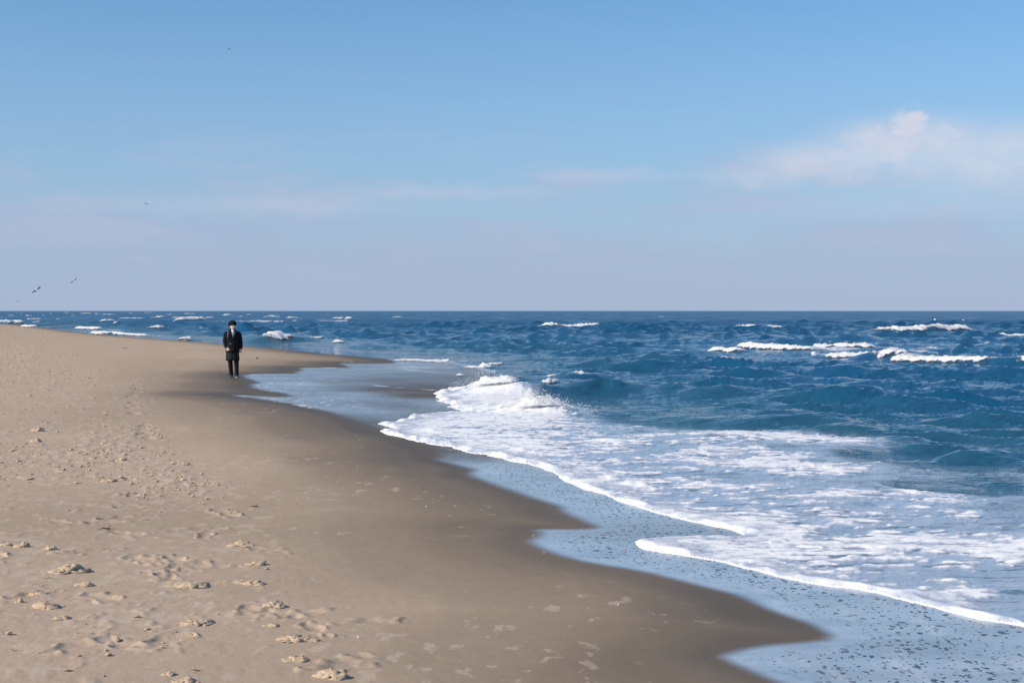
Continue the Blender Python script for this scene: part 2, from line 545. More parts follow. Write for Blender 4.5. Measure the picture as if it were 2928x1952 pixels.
# foam lace: streaks drawn out along the shore-normal wash plus cells
str1 = fbm(GX * 0.45 + 3, GY * 1.1, 5, 71, 0.6)
str2 = fbm(GX * 1.6, GY * 3.0, 4, 72, 0.6)
cell = np.abs(fbm(GX * 1.3 + 0.5 * str2, GY * 1.3 + 0.5 * str1, 4, 73, 0.6))
str3 = fbm(GX * 4.5, GY * 8.0, 3, 74, 0.6)
net = 1 - 3.2 * np.abs(fbm(GX * 1.5 + 0.6 * str2, GY * 3.2 + 0.6 * str1, 4, 79, 0.55))
pat = 0.5 + 0.50 * str1 + 0.42 * str2 + 0.45 * str3 + 0.26 * (net - 0.45) - 0.35 * (cell - 0.15)
th = 1.10 - dens * 0.90
foam = ss(th - 0.08, th + 0.20, pat) * infoam
lipw = np.clip(0.05 + 0.0075 * GY, 0.07, 0.5)
lip = np.where(infoam, np.exp(-((fd - 0.35 * lipw) / (0.65 * lipw)) ** 2), 0) * np.clip(0.5 + 2.6 * fbm(GX * 1.7, GY * 1.2, 4, 75), 0.05, 1.3)
lip = np.clip(lip, 0, 1.3) * ss(0.0, 0.3 * lipw, fd)
wf_ = fd + 0.55 * fbm(GX * 0.5, GY * 0.5, 4, 142)
inner = np.zeros(GX.shape)
for (o_, wd_, sd_) in ((0.55, .07, 143), (1.05, .10, 144), (1.75, .12, 145), (2.7, .16, 146), (3.8, .2, 147), (5.2, .25, 148)):
    inner = np.maximum(inner, np.exp(-((wf_ - o_ * (0.5 + GY / 24)) / (wd_ * (0.5 + GY / 20))) ** 2) * ss(-0.02, 0.22, coarse(lambda a, b: fbm(a * 0.55, b * 0.45, 3, sd_), GX, GY, k=3)))
inner = inner * infoam * ss(0.1, 0.4, dens) * np.clip(0.7 + 1.2 * str2, 0, 1)
thick = np.clip(foam * (0.35 + 1.1 * (pat - th) + 0.8 * str3), 0, 1)
foam = np.maximum(foam, np.clip(lip * 1.6, 0, 1))
thick = np.maximum(thick, np.clip(lip * 1.5, 0, 1))
foam = np.maximum(foam, np.clip(inner * 0.9, 0, 1)); thick = np.maximum(thick, np.clip(inner, 0, 1) * 0.9)
rim = np.exp(-(np.minimum(np.abs(fd), 5) / (0.62 * lipw * np.clip(0.55 + 2.2 * fbm(GX * 1.1, GY * 0.8, 3, 78), 0.12, 1.6))) ** 2) * (np.abs(fd) < 3 * lipw)
foam = np.maximum(foam * infoam, np.where(infoam, rim, (fd > -0.5) * 1.0))
rn = np.clip(0.45 + 2.4 * fbm(GX * 2.4, GY * 1.7, 4, 149), 0.05, 1)
thick = np.where(np.abs(fd) < 2.5 * lipw, np.maximum(thick * (0.3 + 0.7 * rn), np.where(infoam, rim * 0.9, 0.6) * rn), thick)
milk = np.where(infoam | (fd > -0.5), ss(0.06, 0.62, dens + 0.36 * str1 + 0.25 * str2), 0)

# dark slits of clear water drawn out along the wash
slit = ss(0.10, 0.24, fbm(GX * 2.0 + 0.4 * str2, GY * 6.5, 3, 153, 0.6) + 0.25 * fbm(GX * 0.4, GY * 0.7, 2, 154)) * ss(2.2 * lipw, 4.5 * lipw, fd) * (1 - 0.75 * ss(0.72, 0.98, dens))
milk = milk * (1 - 0.70 * slit) * np.where(infoam, ss(0.10, 0.38, dens + 0.2 * str2), 1); foam = np.where(infoam, foam * (1 - 0.85 * slit), foam)
# scattered foam outside: a few shreds on the sea behind the break and the rear line of surf
shred = idw(UU, VV, [(2650, 1010, .50), (2800, 1010, .46), (2550, 990, .4), (2400, 1010, .42), (2200, 1002, .3), (2900, 1020, .35), (2100, 1060, 0), (2500, 1080, 0),
                     (2800, 1080, 0), (2500, 960, 0), (1500, 1130, .55), (1700, 1150, .38), (1800, 1190, .36), (1600, 1050, .18), (1450, 1060, .3), (1350, 1060, .35), (2000, 1200, .2), (2300, 1215, .2), (1800, 1050, 0),
                     (2600, 1230, .15), (2850, 1280, .12), (2900, 1400, .1), (1900, 1100, .02), (2300, 1120, 0), (600, 930, .05), (1300, 960, 0), (1000, 990, .08), (300, 945, .2), (2000, 930, 0)], 120, 18, 3.2)
fq_ = np.clip(30 / GY, 0.25, 1)
sh = ss(0.80 - shred * 0.75, 1.08 - shred * 0.75, 0.45 + 0.75 * fbm(GX * 0.6, GY * 0.22, 5, 81, 0.6) + 0.25 * str2 * fq_ + 0.2 * str3 * fq_) * 0.85
foam = np.where(infoam | (fd > -0.5) & film0, foam, sh * (shred > 0.04))
thick = np.where(infoam, thick, foam)
# foam trailing behind the crests that break
trailf = np.zeros(GX.shape)
for it in BW + [q + ('',) for q in SW]:
    ax, ay, bx, by, h = it[:5]
    L = math.hypot(bx - ax, by - ay); wb = max(1.0, 4.5 * h)
    m = (np.abs(GX - (ax + bx) / 2) < L * 0.8) & (np.abs(GY - (ay + by) / 2) < abs(by - ay) / 2 + 4 * wb)
    if not m.any():
        continue
    x = GX[m]; y = GY[m]
    t = ((x - ax) * (bx - ax) + (y - ay) * (by - ay)) / L ** 2
    q = y - (ay + np.clip(t, 0, 1) * (by - ay)) - wb * 0.5
    g_ = np.where(q < 0, np.exp(-(q / (0.45 * wb)) ** 2), np.exp(-(q / wb) ** 2)) * ss(-0.25, 0.12, t) * (1 - ss(0.88, 1.25, t))
    trailf[m] = np.maximum(trailf[m], g_)
tp = 0.5 + 0.9 * fbm(GX * 0.9, GY * 0.35, 5, 141, 0.62)
foam = np.where(infoam | film0, foam, np.maximum(foam, ss(0.98 - 0.62 * trailf, 1.25 - 0.62 * trailf, tp + 0.18 * trailf) * (trailf > 0.05)))
sedi = np.clip(ss(16, 3, D) * 0.8 + 0.5 * ss(30, 10, D) * fbm(GX * 0.15, GY * 0.15, 2, 85), 0, 1)

film = inside(GX, GY, FILMPOLY_W) & (S < 0.06) & ~infoam
ripA = fbm(GX * 1.0, GY * 0.5, 3, 90)
Zw = sea_height(GX, GY, S)
calm = np.zeros(GX.shape)
for it in BW:
    ax, ay, bx, by, h = it[:5]
    L = math.hypot(bx - ax, by - ay); rr_ = max(3.0, 9 * h)
    m = (np.abs(GX - (ax + bx) / 2) < L + rr_) & (np.abs(GY - (ay + by) / 2) < abs(by - ay) / 2 + 2.5 * rr_)
    if not m.any():
        continue
    t = np.clip(((GX[m] - ax) * (bx - ax) + (GY[m] - ay) * (by - ay)) / L ** 2, 0, 1)
    dx = GX[m] - ax - t * (bx - ax); dy = GY[m] - ay - t * (by - ay)
    dy = np.where(dy < 0, dy * 0.6, dy)
    calm[m] = np.maximum(calm[m], np.exp(-(dx * dx + dy * dy) / rr_ ** 2))
Zw = Zw * (1 - 0.72 * calm)
surf = ss(0.0, 2.5, np.where(infoam, bd, 0)) * ss(0.04, 0.4, dens)                 # 1 = inside the wash
Zwash = 0.010 + 0.030 * ss(0, 3, fd) + 0.035 * fbm(GX * 0.9, GY * 1.0, 4, 91) * ss(0.1, 1.5, fd) + 0.10 * fbm(GX * 0.22 + 2, GY * 0.3, 2, 92) * ss(1, 5, fd)
Zw = np.where(infoam, Zw * (1 - surf) + Zwash * surf + 0 * Zw, Zw)
Zw = np.where(infoam, Zw + foam * (0.012 + 0.02 * (0.5 + str2)) * ss(0, 0.2, fd) + lip * np.clip(0.010 + 0.0014 * GY, 0, .06) + inner * 0.03, Zw)
Zw = np.where(film, 0.0015 * ripA * ss(0, 0.6, D), Zw)
SWELL = [(1500, 1760, 1130, 1120, 40), (1600, 1740, 1084, 1084, 22), (2380, 2990, 1222, 1236, 26), (1980, 2420, 1248, 1262, 8), (1700, 2100, 1120, 1130, 20), (2100, 2500, 1160, 1172, 22)]
SWL = []
for (u0, u1, v0, v1, hp) in SWELL:
    a = unproj(u0, v0); b = unproj(u1, v1)
    SWL.append((a[0], a[1], b[0], b[1], hp / FPX * (a[1] + b[1]) / 2))
rd = ridge(GX, GY, BW) + ridge(GX, GY, SW) + ridge(GX + 1.6 * fbm(GX * 0.5, GY * 0.5, 3, 151), GY + 2.2 * fbm(GX * 0.5, GY * 0.5, 3, 152), SWL, 0.50)
Zw = Zw + rd * (~film) * ss(0.0, 0.6, np.where(infoam, fd, 1))
Zw[VV < 890.1] = 0.0

# ------------------------------------------------------------------ water materials
def water_mat():
    m, t = new_mat('sea_water')
    oc = t.node('ShaderNodeTexCoord').outputs['Object']
    f = t.attr('foam'); mk = t.attr('milk'); sd = t.attr('sediment')
    deep = (0.008, 0.076, 0.160)
    c = t.mix(sd, deep, (0.024, 0.092, 0.125))
    c = t.mix(mk, c, (0.40, 0.455, 0.545))
    mp = t.node('ShaderNodeMapping', {'Vector': oc, 'Scale': (1, 1, 1)}).outputs[0]
    mr = t.node('ShaderNodeMapping', {'Vector': oc, 'Rotation': (0, 0, 0.35), 'Scale': (0.75, 2.0, 1)}).outputs[0]
    gust = t.noise(t.node('ShaderNodeMapping', {'Vector': oc, 'Scale': (0.12, 0.022, 1)}).outputs[0], 1.0, 6, 0.62)
    b1 = t.noise(mr, 1.3, 4, 0.55)
    b2 = t.noise(mr, 5.0, 3, 0.5)
    hh = t.m('ADD', t.m('MULTIPLY', b1, 0.30), t.m('MULTIPLY', b2, 0.10))
    bmp = t.node('ShaderNodeBump', {'Height': hh, 'Strength': 1.0, 'Distance': t.ramp(mk, 0, 1, 0.48, 0.14)})
    wat = t.node('ShaderNodeBsdfPrincipled', {'Base Color': c, 'Roughness': t.m('ADD', t.ramp(t.attr('far'), 0, 1, 0.05, 0.33), t.m('MULTIPLY', t.m('SUBTRACT', gust, 0.5), t.ramp(t.attr('far'), 0, 1, 0.12, 0.75))), 'IOR': 1.40, 'Normal': bmp.outputs[0]})
    fn = t.noise(mp, 6.0, 6, 0.68)
    fn2 = t.noise(mp, 26.0, 4, 0.7)
    ff = t.m('ADD', f, t.m('MULTIPLY', t.m('SUBTRACT', fn, 0.5), t.m('MULTIPLY', 2.0, t.m('MULTIPLY', f, t.m('SUBTRACT', 1.35, f)))))
    ff = t.ramp(ff, 0.22, 0.70)
    fb = t.node('ShaderNodeBump', {'Height': t.m('ADD', fn, t.m('MULTIPLY', fn2, 0.35)), 'Strength': 0.5, 'Distance': 0.02})
    tk = t.ramp(t.m('ADD', t.attr('thick'), t.m('MULTIPLY', t.m('SUBTRACT', fn2, 0.5), 0.5)), 0.1, 0.75)
    fc = t.mix(tk, (0.50, 0.53, 0.60), (0.92, 0.895, 0.885))
    fo = t.node('ShaderNodeBsdfPrincipled', {'Base Color': fc, 'Roughness': 0.65, 'Specular IOR Level': 0.25, 'Normal': fb.outputs[0]})
    mx = t.node('ShaderNodeMixShader', {0: ff, 1: wat.outputs[0], 2: fo.outputs[0]})
    t.node('ShaderNodeOutputMaterial', {'Surface': mx.outputs[0]})
    return m


def foam_mat():
    m, t = new_mat('breaker_foam')
    oc = t.node('ShaderNodeTexCoord').outputs['Object']
    n = t.noise(oc, 5.0, 6, 0.7)
    n2 = t.noise(oc, 22.0, 4, 0.7)
    b = t.node('ShaderNodeBump', {'Height': t.m('ADD', n, t.m('MULTIPLY', n2, 0.3)), 'Strength': 0.7, 'Distance': 0.06})
    c = t.mix(n, (0.86, 0.85, 0.84), (0.96, 0.94, 0.92))
    p = t.node('ShaderNodeBsdfPrincipled', {'Base Color': c, 'Roughness': 0.7, 'Specular IOR Level': 0.2, 'Normal': b.outputs[0]})
    tr = t.node('ShaderNodeBsdfTranslucent', {'Color': (0.85, 0.86, 0.86, 1), 'Normal': b.outputs[0]})
    mx = t.node('ShaderNodeMixShader', {0: 0.15, 1: p.outputs[0], 2: tr.outputs[0]})
    ed = t.m('ADD', t.attr('body'), t.m('MULTIPLY', t.m('SUBTRACT', t.noise(oc, 1.9, 7, 0.70), 0.5), 1.5))
    al = t.node('ShaderNodeMixShader', {0: t.ramp(ed, 0.22, 0.46), 1: t.node('ShaderNodeBsdfTransparent').outputs[0], 2: mx.outputs[0]})
    t.node('ShaderNodeOutputMaterial', {'Surface': al.outputs[0]})
    return m


def film_mat():
    m, t = new_mat('swash_film')
    oc = t.node('ShaderNodeTexCoord').outputs['Object']
    cov = t.attr('cover'); sk = t.attr('specks')
    dn = t.node('ShaderNodeTexNoise', {'Vector': oc, 'Scale': 14.0, 'Detail': 2.0})
    off = t.node('ShaderNodeVectorMath', {0: dn.outputs['Color'], 1: (-0.5, -0.5, -0.5)}, operation='ADD').outputs[0]
    off = t.node('ShaderNodeVectorMath', {0: off, 'Scale': 0.08}, operation='SCALE').outputs[0]
    pv = t.node('ShaderNodeVectorMath', {0: oc, 1: off}, operation='ADD').outputs[0]
    holes = None
    for (sc, rmin, rmax, z) in ((15.0, 0.10, 0.36, 0.0), (27.0, 0.05, 0.36, 4.0)):
        mp = t.node('ShaderNodeMapping', {'Vector': pv, 'Location': (z, z * 1.7, 0), 'Scale': (sc * 1.0, sc * 0.62, 0.001)}).outputs[0]
        vo = t.node('ShaderNodeTexVoronoi', {'Vector': mp, 'Scale': 1.0, 'Randomness': 1.0}, voronoi_dimensions='2D')
        rnd = t.node('ShaderNodeSeparateColor', {0: vo.outputs['Color']})
        rad = t.ramp(rnd.outputs[0], 0.45, 1.0, 0.0, rmax, smooth=False)
        hle = t.ramp(t.m('SUBTRACT', rad, vo.outputs['Distance']), -0.02, 0.05)
        hle = t.m('MULTIPLY', hle, t.m('GREATER_THAN', rnd.outputs[0], 0.5))
        holes = hle if holes is None else t.m('MAXIMUM', holes, hle)
    holes = t.m('MULTIPLY', holes, sk)
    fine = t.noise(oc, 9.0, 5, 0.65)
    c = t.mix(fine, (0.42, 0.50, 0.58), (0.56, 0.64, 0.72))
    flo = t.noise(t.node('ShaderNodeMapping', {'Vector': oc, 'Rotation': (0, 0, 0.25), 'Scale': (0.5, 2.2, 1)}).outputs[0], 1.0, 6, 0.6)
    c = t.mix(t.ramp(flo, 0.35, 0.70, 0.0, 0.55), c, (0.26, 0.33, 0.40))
    c = t.mix(t.attr('clear'), c, (0.085, 0.10, 0.115))
    c = t.mix(holes, c, (0.045, 0.052, 0.06))
    c = t.mix(t.attr('froth'), c, (0.80, 0.80, 0.82))
    bp = t.node('ShaderNodeBump', {'Height': t.m('SUBTRACT', fine, t.m('MULTIPLY', holes, 0.8)), 'Strength': 0.5, 'Distance': t.m('ADD', 0.004, t.m('MULTIPLY', t.attr('ripple'), 0.07))})
    p = t.node('ShaderNodeBsdfPrincipled', {'Base Color': c, 'Roughness': 0.16, 'IOR': 1.36, 'Normal': bp.outputs[0]})
    tr = t.node('ShaderNodeBsdfTransparent')
    mx = t.node('ShaderNodeMixShader', {0: t.m('MAXIMUM', cov, t.attr('froth')), 1: tr.outputs[0], 2: p.outputs[0]})
    t.node('ShaderNodeOutputMaterial', {'Surface': mx.outputs[0]})
    return m


M_WATER = water_mat(); M_FOAM = foam_mat(); M_FILM = film_mat()

def fq(mask):
    return mask[:-1, :-1] & mask[:-1, 1:] & mask[1:, 1:] & mask[1:, :-1]


def fany(mask):
    return mask[:-1, :-1] | mask[:-1, 1:] | mask[1:, 1:] | mask[1:, :-1]


f_foam = fany(infoam) & ~fq(S > 0.3)
f_film = fany(film) & ~f_foam
f_sea = ~f_foam & ~f_film & fany(S < 0.0)
at = {'foam': foam, 'milk': milk, 'sediment': sedi, 'far': ss(35, 260, GY), 'thick': thick}
sea = grid_mesh('sea', GX, GY, Zw, f_sea, at, M_WATER)
tag(sea, 'dark blue choppy sea reaching to the horizon', kind='structure')
surfo = grid_mesh('surf_foam', GX, GY, Zw, f_foam, at, M_WATER)
tag(surfo, 'white lacy foam of the wash spread over the shallow water', 'foam', kind='stuff')

# film: coverage, holes and ripples
COV = [(1300, 1330, .8), (1400, 1350, .85), (1330, 1305, .35), (1230, 1285, .12), (1160, 1262, .05), (1500, 1400, .85), (1700, 1480, .82), (1900, 1520, .8), (2100, 1530, .8), (1600, 1560, .92), (1800, 1600, .9), (2200, 1700, .88),
       (2500, 1780, .86), (2800, 1850, .84), (2300, 1900, .9), (2700, 1930, .85), (760, 1075, .85), (720, 1104, .9), (850, 1100, .92), (1000, 1130, .85),
       (950, 1072, .85), (1100, 1090, .35), (1200, 1115, .12), (1200, 1132, .10), (1100, 1112, .15), (1000, 1095, .55), (1220, 1152, .8), (1100, 1145, .7), (1150, 1165, .45), (1000, 1165, .85), (900, 1150, .9), (700, 1132, .85),
       (1050, 1178, .8), (1000, 1195, .45), (1060, 1210, .35), (1120, 1190, .7), (870, 1052, .85), (1000, 1060, .7), (1060, 1045, .8), (1200, 1045, .85), (1300, 1060, .7), (1250, 1085, .5), (1150, 1070, .6)]
cov = idw(UU, VV, COV, 120, 14, 3.0)
cov = np.clip(cov + 0.28 * fbm(GX * 0.35, GY * 0.55, 3, 95) + 0.12 * fbm(GX * 2, GY * 2, 3, 96), 0, 1)
ew = np.clip(0.05 + 0.012 * GY, 0.10, 0.35)
cov = cov * ss(0.0, 1.0, (D + 0.02) / ew)
specks = ss(1240, 1320, VV) * ss(0.05, 0.5, D)
ripple = ss(1290, 1200, VV) * np.clip(0.35 + 1.2 * fbm(GX * 0.3, GY * 0.35, 2, 97), 0.0, 1)
froth = np.zeros(UU.shape)
rs = slice(int(np.searchsorted(V, 1025)), int(np.searchsorted(V, 1215)))
gx, gy = GX[rs], GY[rs]
fxx = gx + 0.5 * fbm(gx * 0.8, gy * 0.5, 3, 130); fyy = gy + 0.8 * fbm(gx * 0.8, gy * 0.5, 3, 131); fbr = ss(-0.15, 0.25, fbm(gx * 2.0, gy * 1.4, 4, 132))
for (pl, wd) in (([(845, 1050), (900, 1048), (990, 1054), (1060, 1053), (1130, 1052), (1200, 1060), (1290, 1068)], .10), ([(1120, 1047), (1190, 1050), (1320, 1052)], .14), ([(1000, 1058), (1080, 1056), (1160, 1056)], .08),
                 ([(860, 1081), (900, 1083), (960, 1088)], .06), ([(1050, 1100), (1150, 1107), (1240, 1116)], .05), ([(660, 1130), (717, 1139), (819, 1151), (880, 1165)], .10), ([(712, 1110), (760, 1117), (830, 1128)], .08)):
    dd = seg_dist(fxx, fyy, to_world(pl))
    froth[rs] = np.maximum(froth[rs], np.exp(-(dd / (wd * 3.2)) ** 2) * fbr)
froth = froth * ss(0, 0.1, D)
lace = ss(0.02, 0.30, fbm(GX * 4.5, GY * 1.6, 4, 133, 0.65)) * np.clip(idw(UU, VV, [(720, 1076, .8), (720, 1104, .9), (850, 1110, .7), (1000, 1150, .7), (1100, 1180, .8), (700, 1130, .9), (900, 1158, .8), (1000, 1100, .1), (1150, 1110, 0), (1100, 1150, .1), (900, 1070, .2), (1250, 1080, 0), (1000, 1180, .1), (1500, 1400, 0), (1300, 1330, .35)], 110, 13, 3.0), 0, 1)
froth = np.clip(froth + 0.95 * lace * ss(0.05, 0.3, D), 0, 1)
swash = grid_mesh('swash_water', GX, GY, Zw, f_film, {'cover': cov, 'specks': specks, 'ripple': ripple, 'clear': ss(1300, 1200, VV) * 0.5, 'froth': froth}, M_FILM)
tag(swash, 'thin sheet of water running back over the wet sand', kind='structure')
del fx, fy, cell, str1, pat

# ------------------------------------------------------------------ sand
US = np.concatenate([np.arange(-620, -60, 14.0), np.arange(-60, 2480, 3.0), np.arange(2480, 3700, 16.0)])
VS = np.concatenate([np.arange(906, 1000, 1.0), np.arange(1000, 1200, 1.3), np.arange(1200, 1960, 1.7), np.arange(1960, 2900, 12.0)])
SU, SV = np.meshgrid(US, VS)
SX, SY = unproj(SU, SV)
SS_ = shore_s(SX, SY)
ZS = sand_base(SS_)


def sand_z(x, y):
    x = np.atleast_1d(np.asarray(x, float)); y = np.atleast_1d(np.asarray(y, float))
    return sand_base(shore_s(x, y))


def on_sand(u, v):
    """points of the beach seen at photo pixels (u, v)"""
    u = np.atleast_1d(np.asarray(u, float)); v = np.atleast_1d(np.asarray(v, float))
    z = np.zeros(u.shape)
    for _ in range(6):
        x, y = unproj(u, v, z)
        z = sand_z(x, y)
    return np.stack([x, y, z], 1)


# apparent photo position of each sand vertex, to say where the beach is trodden and dry
PV = HY + FPX * (CAM_H - ZS) / SY
PU = SU
land = ss(0.3, 1.5, SS_)
tread = idw(PU, PV, [(150, 1230, .55), (300, 1280, 1), (500, 1370, 1), (150, 1300, .9), (700, 1330, .3), (560, 1400, .8), (950, 1330, .0), (100, 1420, .45), (300, 1430, .4), (700, 1450, .05),
                     (100, 1600, .55), (300, 1600, .4), (500, 1550, .35), (700, 1650, .45), (200, 1750, .6), (500, 1750, .6), (800, 1800, .45), (1000, 1900, .3), (1100, 1650, .05),
                     (1300, 1750, .05), (100, 960, .7), (250, 985, .45), (50, 1000, .9), (200, 1080, .8), (400, 1020, .15), (600, 1040, .05), (410, 1110, .6), (600, 1120, .0), (700, 1250, .0), (1600, 1850, .05), (300, 1900, .5), (900, 1000, 0), (1000, 1500, 0), (1000, 1250, 0), (1400, 1600, 0)], 160, 60, 3.0)
t1 = fbm(SX * 1.1, SY * 0.8, 3, 101)
t2 = fbm(SX * 4.2, SY * 3.0, 3, 102, 0.6)
t3 = fbm(SX * 11, SY * 8, 2, 103, 0.6)
lump = ss(0.05, 0.42, t2 * 0.9 + t1 * 0.35 + (tread - 0.6) * 0.42)
relief = land * (0.006 * tread * t3 + 0.030 * tread * lump * (0.4 + 0.9 * np.clip(t2 + t3 * 0.5, 0, 1)) + 0.010 * t1)
# footprints: shallow dents with a pushed-up rim
fr = random.Random(3)
prints = []
for i in range(60):
    u = fr.uniform(-40, 1150); v = fr.triangular(1170, 1950, 1560)
    if u > 350 + (v - 1150) * 1.0 + 120 * fr.random():
        continue
    prints.append((u, v, fr.uniform(0, 6.28), fr.uniform(.8, 1.2)))
trail = [(395, 1112), (383, 1122), (376, 1132), (380, 1150), (372, 1165), (384, 1180), (405, 1215), (412, 1225), (408, 1238), (418, 1250)]
for (u, v) in trail:
    for k in range(2):
        prints.append((u + fr.uniform(-8, 8), v + fr.uniform(-3, 3), 1.6, 1.6))
for (x, y, z), (u, v, a, sc) in zip(on_sand([p[0] for p in prints], [p[1] for p in prints]), prints):
    L = 0.16 * sc; W = 0.065 * sc
    m = (np.abs(SX - x) < 0.45) & (np.abs(SY - y) < 0.45)
    if not m.any():
        continue
    dx = SX[m] - x; dy = SY[m] - y
    p = (dx * math.cos(a) + dy * math.sin(a)) / L; q = (-dx * math.sin(a) + dy * math.cos(a)) / W
    r = np.sqrt(p * p + q * q)
    r = r * (1 + 0.9 * pn(dx * 7 + x * 3, dy * 7, 8))
    relief[m] += (-0.015 * np.exp(-r ** 4) + 0.018 * np.exp(-((r - 1.35) / 0.35) ** 2) * np.clip(0.3 + 1.6 * pn(dx * 9 + x, dy * 9, 7), 0, 1)) * land[m]
ZS2 = ZS + relief
# sand keeps below the water sheet
ZS2 = np.where(SS_ < 0.06, np.minimum(ZS2, -0.005), ZS2)

wet = ss(3.2, 0.05, SS_ + 0.5 * fbm(SX * 0.25, SY * 0.2, 3, 110)) * 0.62
for (o, a, sd) in ((0.85, 0.10, 111), (1.9, 0.14, 112), (0.35, 0.20, 113), (3.2, 0.08, 117)):
    e = o + 0.75 * fbm(SX * 0.33, SY * 0.26, 3, sd)
    wet += a * ss(e + 0.10, e - 0.22, SS_) + 0.16 * a * np.exp(-((SS_ - e) / 0.04) ** 2)
wet += 0.26 * ss(0.02, 0.40, fbm(SX * 0.10 + 5, SY * 0.16, 3, 114)) * ss(9, 3, SS_)
far = idw(PU, PV, [(900, 1040, .6), (1000, 1030, .6), (800, 1060, .7), (650, 1060, .55), (500, 1060, .25), (700, 1010, .15), (560, 1000, .0), (300, 990, 0), (600, 1110, .5), (560, 1170, .4), (800, 1200, .45), (500, 1240, .1), (900, 1230, .5), (900, 1300, .35), (700, 1330, -.1), (500, 1330, -.2), (200, 1300, -.2),
                  (1100, 1300, .5), (700, 1440, .15), (350, 1440, .2), (200, 1480, .15), (1000, 1440, .15), (700, 1600, .02), (1300, 1450, .35), (1200, 1600, .05), (200, 1800, .05), (900, 1800, 0), (1600, 1700, .1), (2000, 1760, .4), (1800, 1900, .3), (1400, 1850, .05), (350, 1180, .25), (150, 1060, -.1), (100, 1130, -.1)], 160, 45, 3.0)
wet = np.clip(wet * 0.66 + far * 0.62, 0, 1)
fl = fbm(SX * 5.5, SY * 3.6, 4, 120, 0.6) + 0.35 * fbm(SX * 0.5, SY * 0.4, 2, 121)
fdens = idw(PU, PV, [(300, 1450, .8), (150, 1600, .7), (600, 1500, .6), (500, 1700, .75), (900, 1800, .6), (1200, 1750, .33), (1600, 1600, .26), (1700, 1720, .28), (1400, 1850, .33), (1000, 1550, .3), (900, 1350, .3), (1100, 1420, .3), (500, 1200, .5), (350, 1160, .5), (600, 1080, .05), (800, 1250, .1), (2000, 1800, .2), (100, 1200, .5), (400, 1000, .3)], 200, 80, 2.5)
fleck = ss(0.33 - fdens * 0.38, 0.42 - fdens * 0.38, fl) * ss(0.25, 1.0, SS_)
fleck = np.maximum(fleck, 0.85 * lump * ss(0.25, .7, tread) * land)


def sand_mat():
    m, t = new_mat('beach_sand')
    oc = t.node('ShaderNodeTexCoord').outputs['Object']
    wt = t.attr('wet'); fk = t.attr('fleck')
    n = t.noise(oc, 0.7, 5, 0.6); g = t.noise(oc, 60.0, 4, 0.75); mid = t.noise(oc, 6.0, 5, 0.6)
    dry = t.mix(n, (0.515, 0.380, 0.268), (0.590, 0.440, 0.318))
    c = t.mix(wt, dry, (0.138, 0.108, 0.078))
    c = t.mix(t.m('MULTIPLY', fk, 0.46), c, (0.64, 0.50, 0.385))
    c = t.mix(t.ramp(g, 0.30, 0.70, 0.0, 0.28), c, t.node('ShaderNodeHueSaturation', {'Value': 0.60, 'Color': c}).outputs[0])
    c = t.mix(t.ramp(mid, 0.35, 0.7, 0.0, 0.22), c, t.node('ShaderNodeHueSaturation', {'Value': 0.78, 'Color': c}).outputs[0])
    hgt = t.m('ADD', t.m('MULTIPLY', g, 0.25), t.m('MULTIPLY', mid, 0.8))
    b = t.node('ShaderNodeBump', {'Height': hgt, 'Strength': t.ramp(wt, 0.2, 0.8, 0.55, 0.10), 'Distance': 0.02})
    ro = t.ramp(wt, 0.45, 1.0, 0.9, 0.55)
    p = t.node('ShaderNodeBsdfPrincipled', {'Base Color': c, 'Roughness': ro, 'Specular IOR Level': t.ramp(wt, 0.3, 0.9, 0.06, 0.10), 'Normal': b.outputs[0]})
    t.node('ShaderNodeOutputMaterial', {'Surface': p.outputs[0]})
    return m


M_SAND = sand_mat()
infilm = inside(SX, SY, FILMPOLY_W)
ZS2 = np.where(~infilm & (SS_ < -0.25), ZS2 - 0.5 * ss(-0.25, -1.5, SS_), ZS2)
f_sand = fany(infilm & (SS_ > -11)) | fany(SS_ > -1.2)
sand = grid_mesh('beach', SX, SY, ZS2, f_sand, {'wet': wet, 'fleck': fleck}, M_SAND)
tag(sand, 'tan sandy beach with a dark wet margin', kind='structure')

# ------------------------------------------------------------------ breaking waves
def water_at(x, y):
    u = CX + np.asarray(x) / y * FPX; v = HY + FPX * CAM_H / np.asarray(y)
    i = np.clip(np.searchsorted(V, v) - 1, 0, len(V) - 2); j = np.clip(np.searchsorted(U, u) - 1, 0, len(U) - 2)
    a = np.clip((v - V[i]) / (V[i + 1] - V[i]), 0, 1); b = np.clip((u - U[j]) / (U[j + 1] - U[j]), 0, 1)
    return (Zw[i, j] * (1 - b) + Zw[i, j + 1] * b) * (1 - a) + (Zw[i + 1, j] * (1 - b) + Zw[i + 1, j + 1] * b) * a


ENV = {1: ((0, .12, .30, .46, .53, .62, .78, .92, 1), (.05, .14, .30, .74, 1.0, .74, .36, .26, .05)), 2: ((0, .2, .4, .58, .7, .88, 1), (.05, .3, .62, 1.0, .72, .4, .05)),
       12: ((0, .3, .5, .7, 1), (.3, .7, 1, .7, .3))}


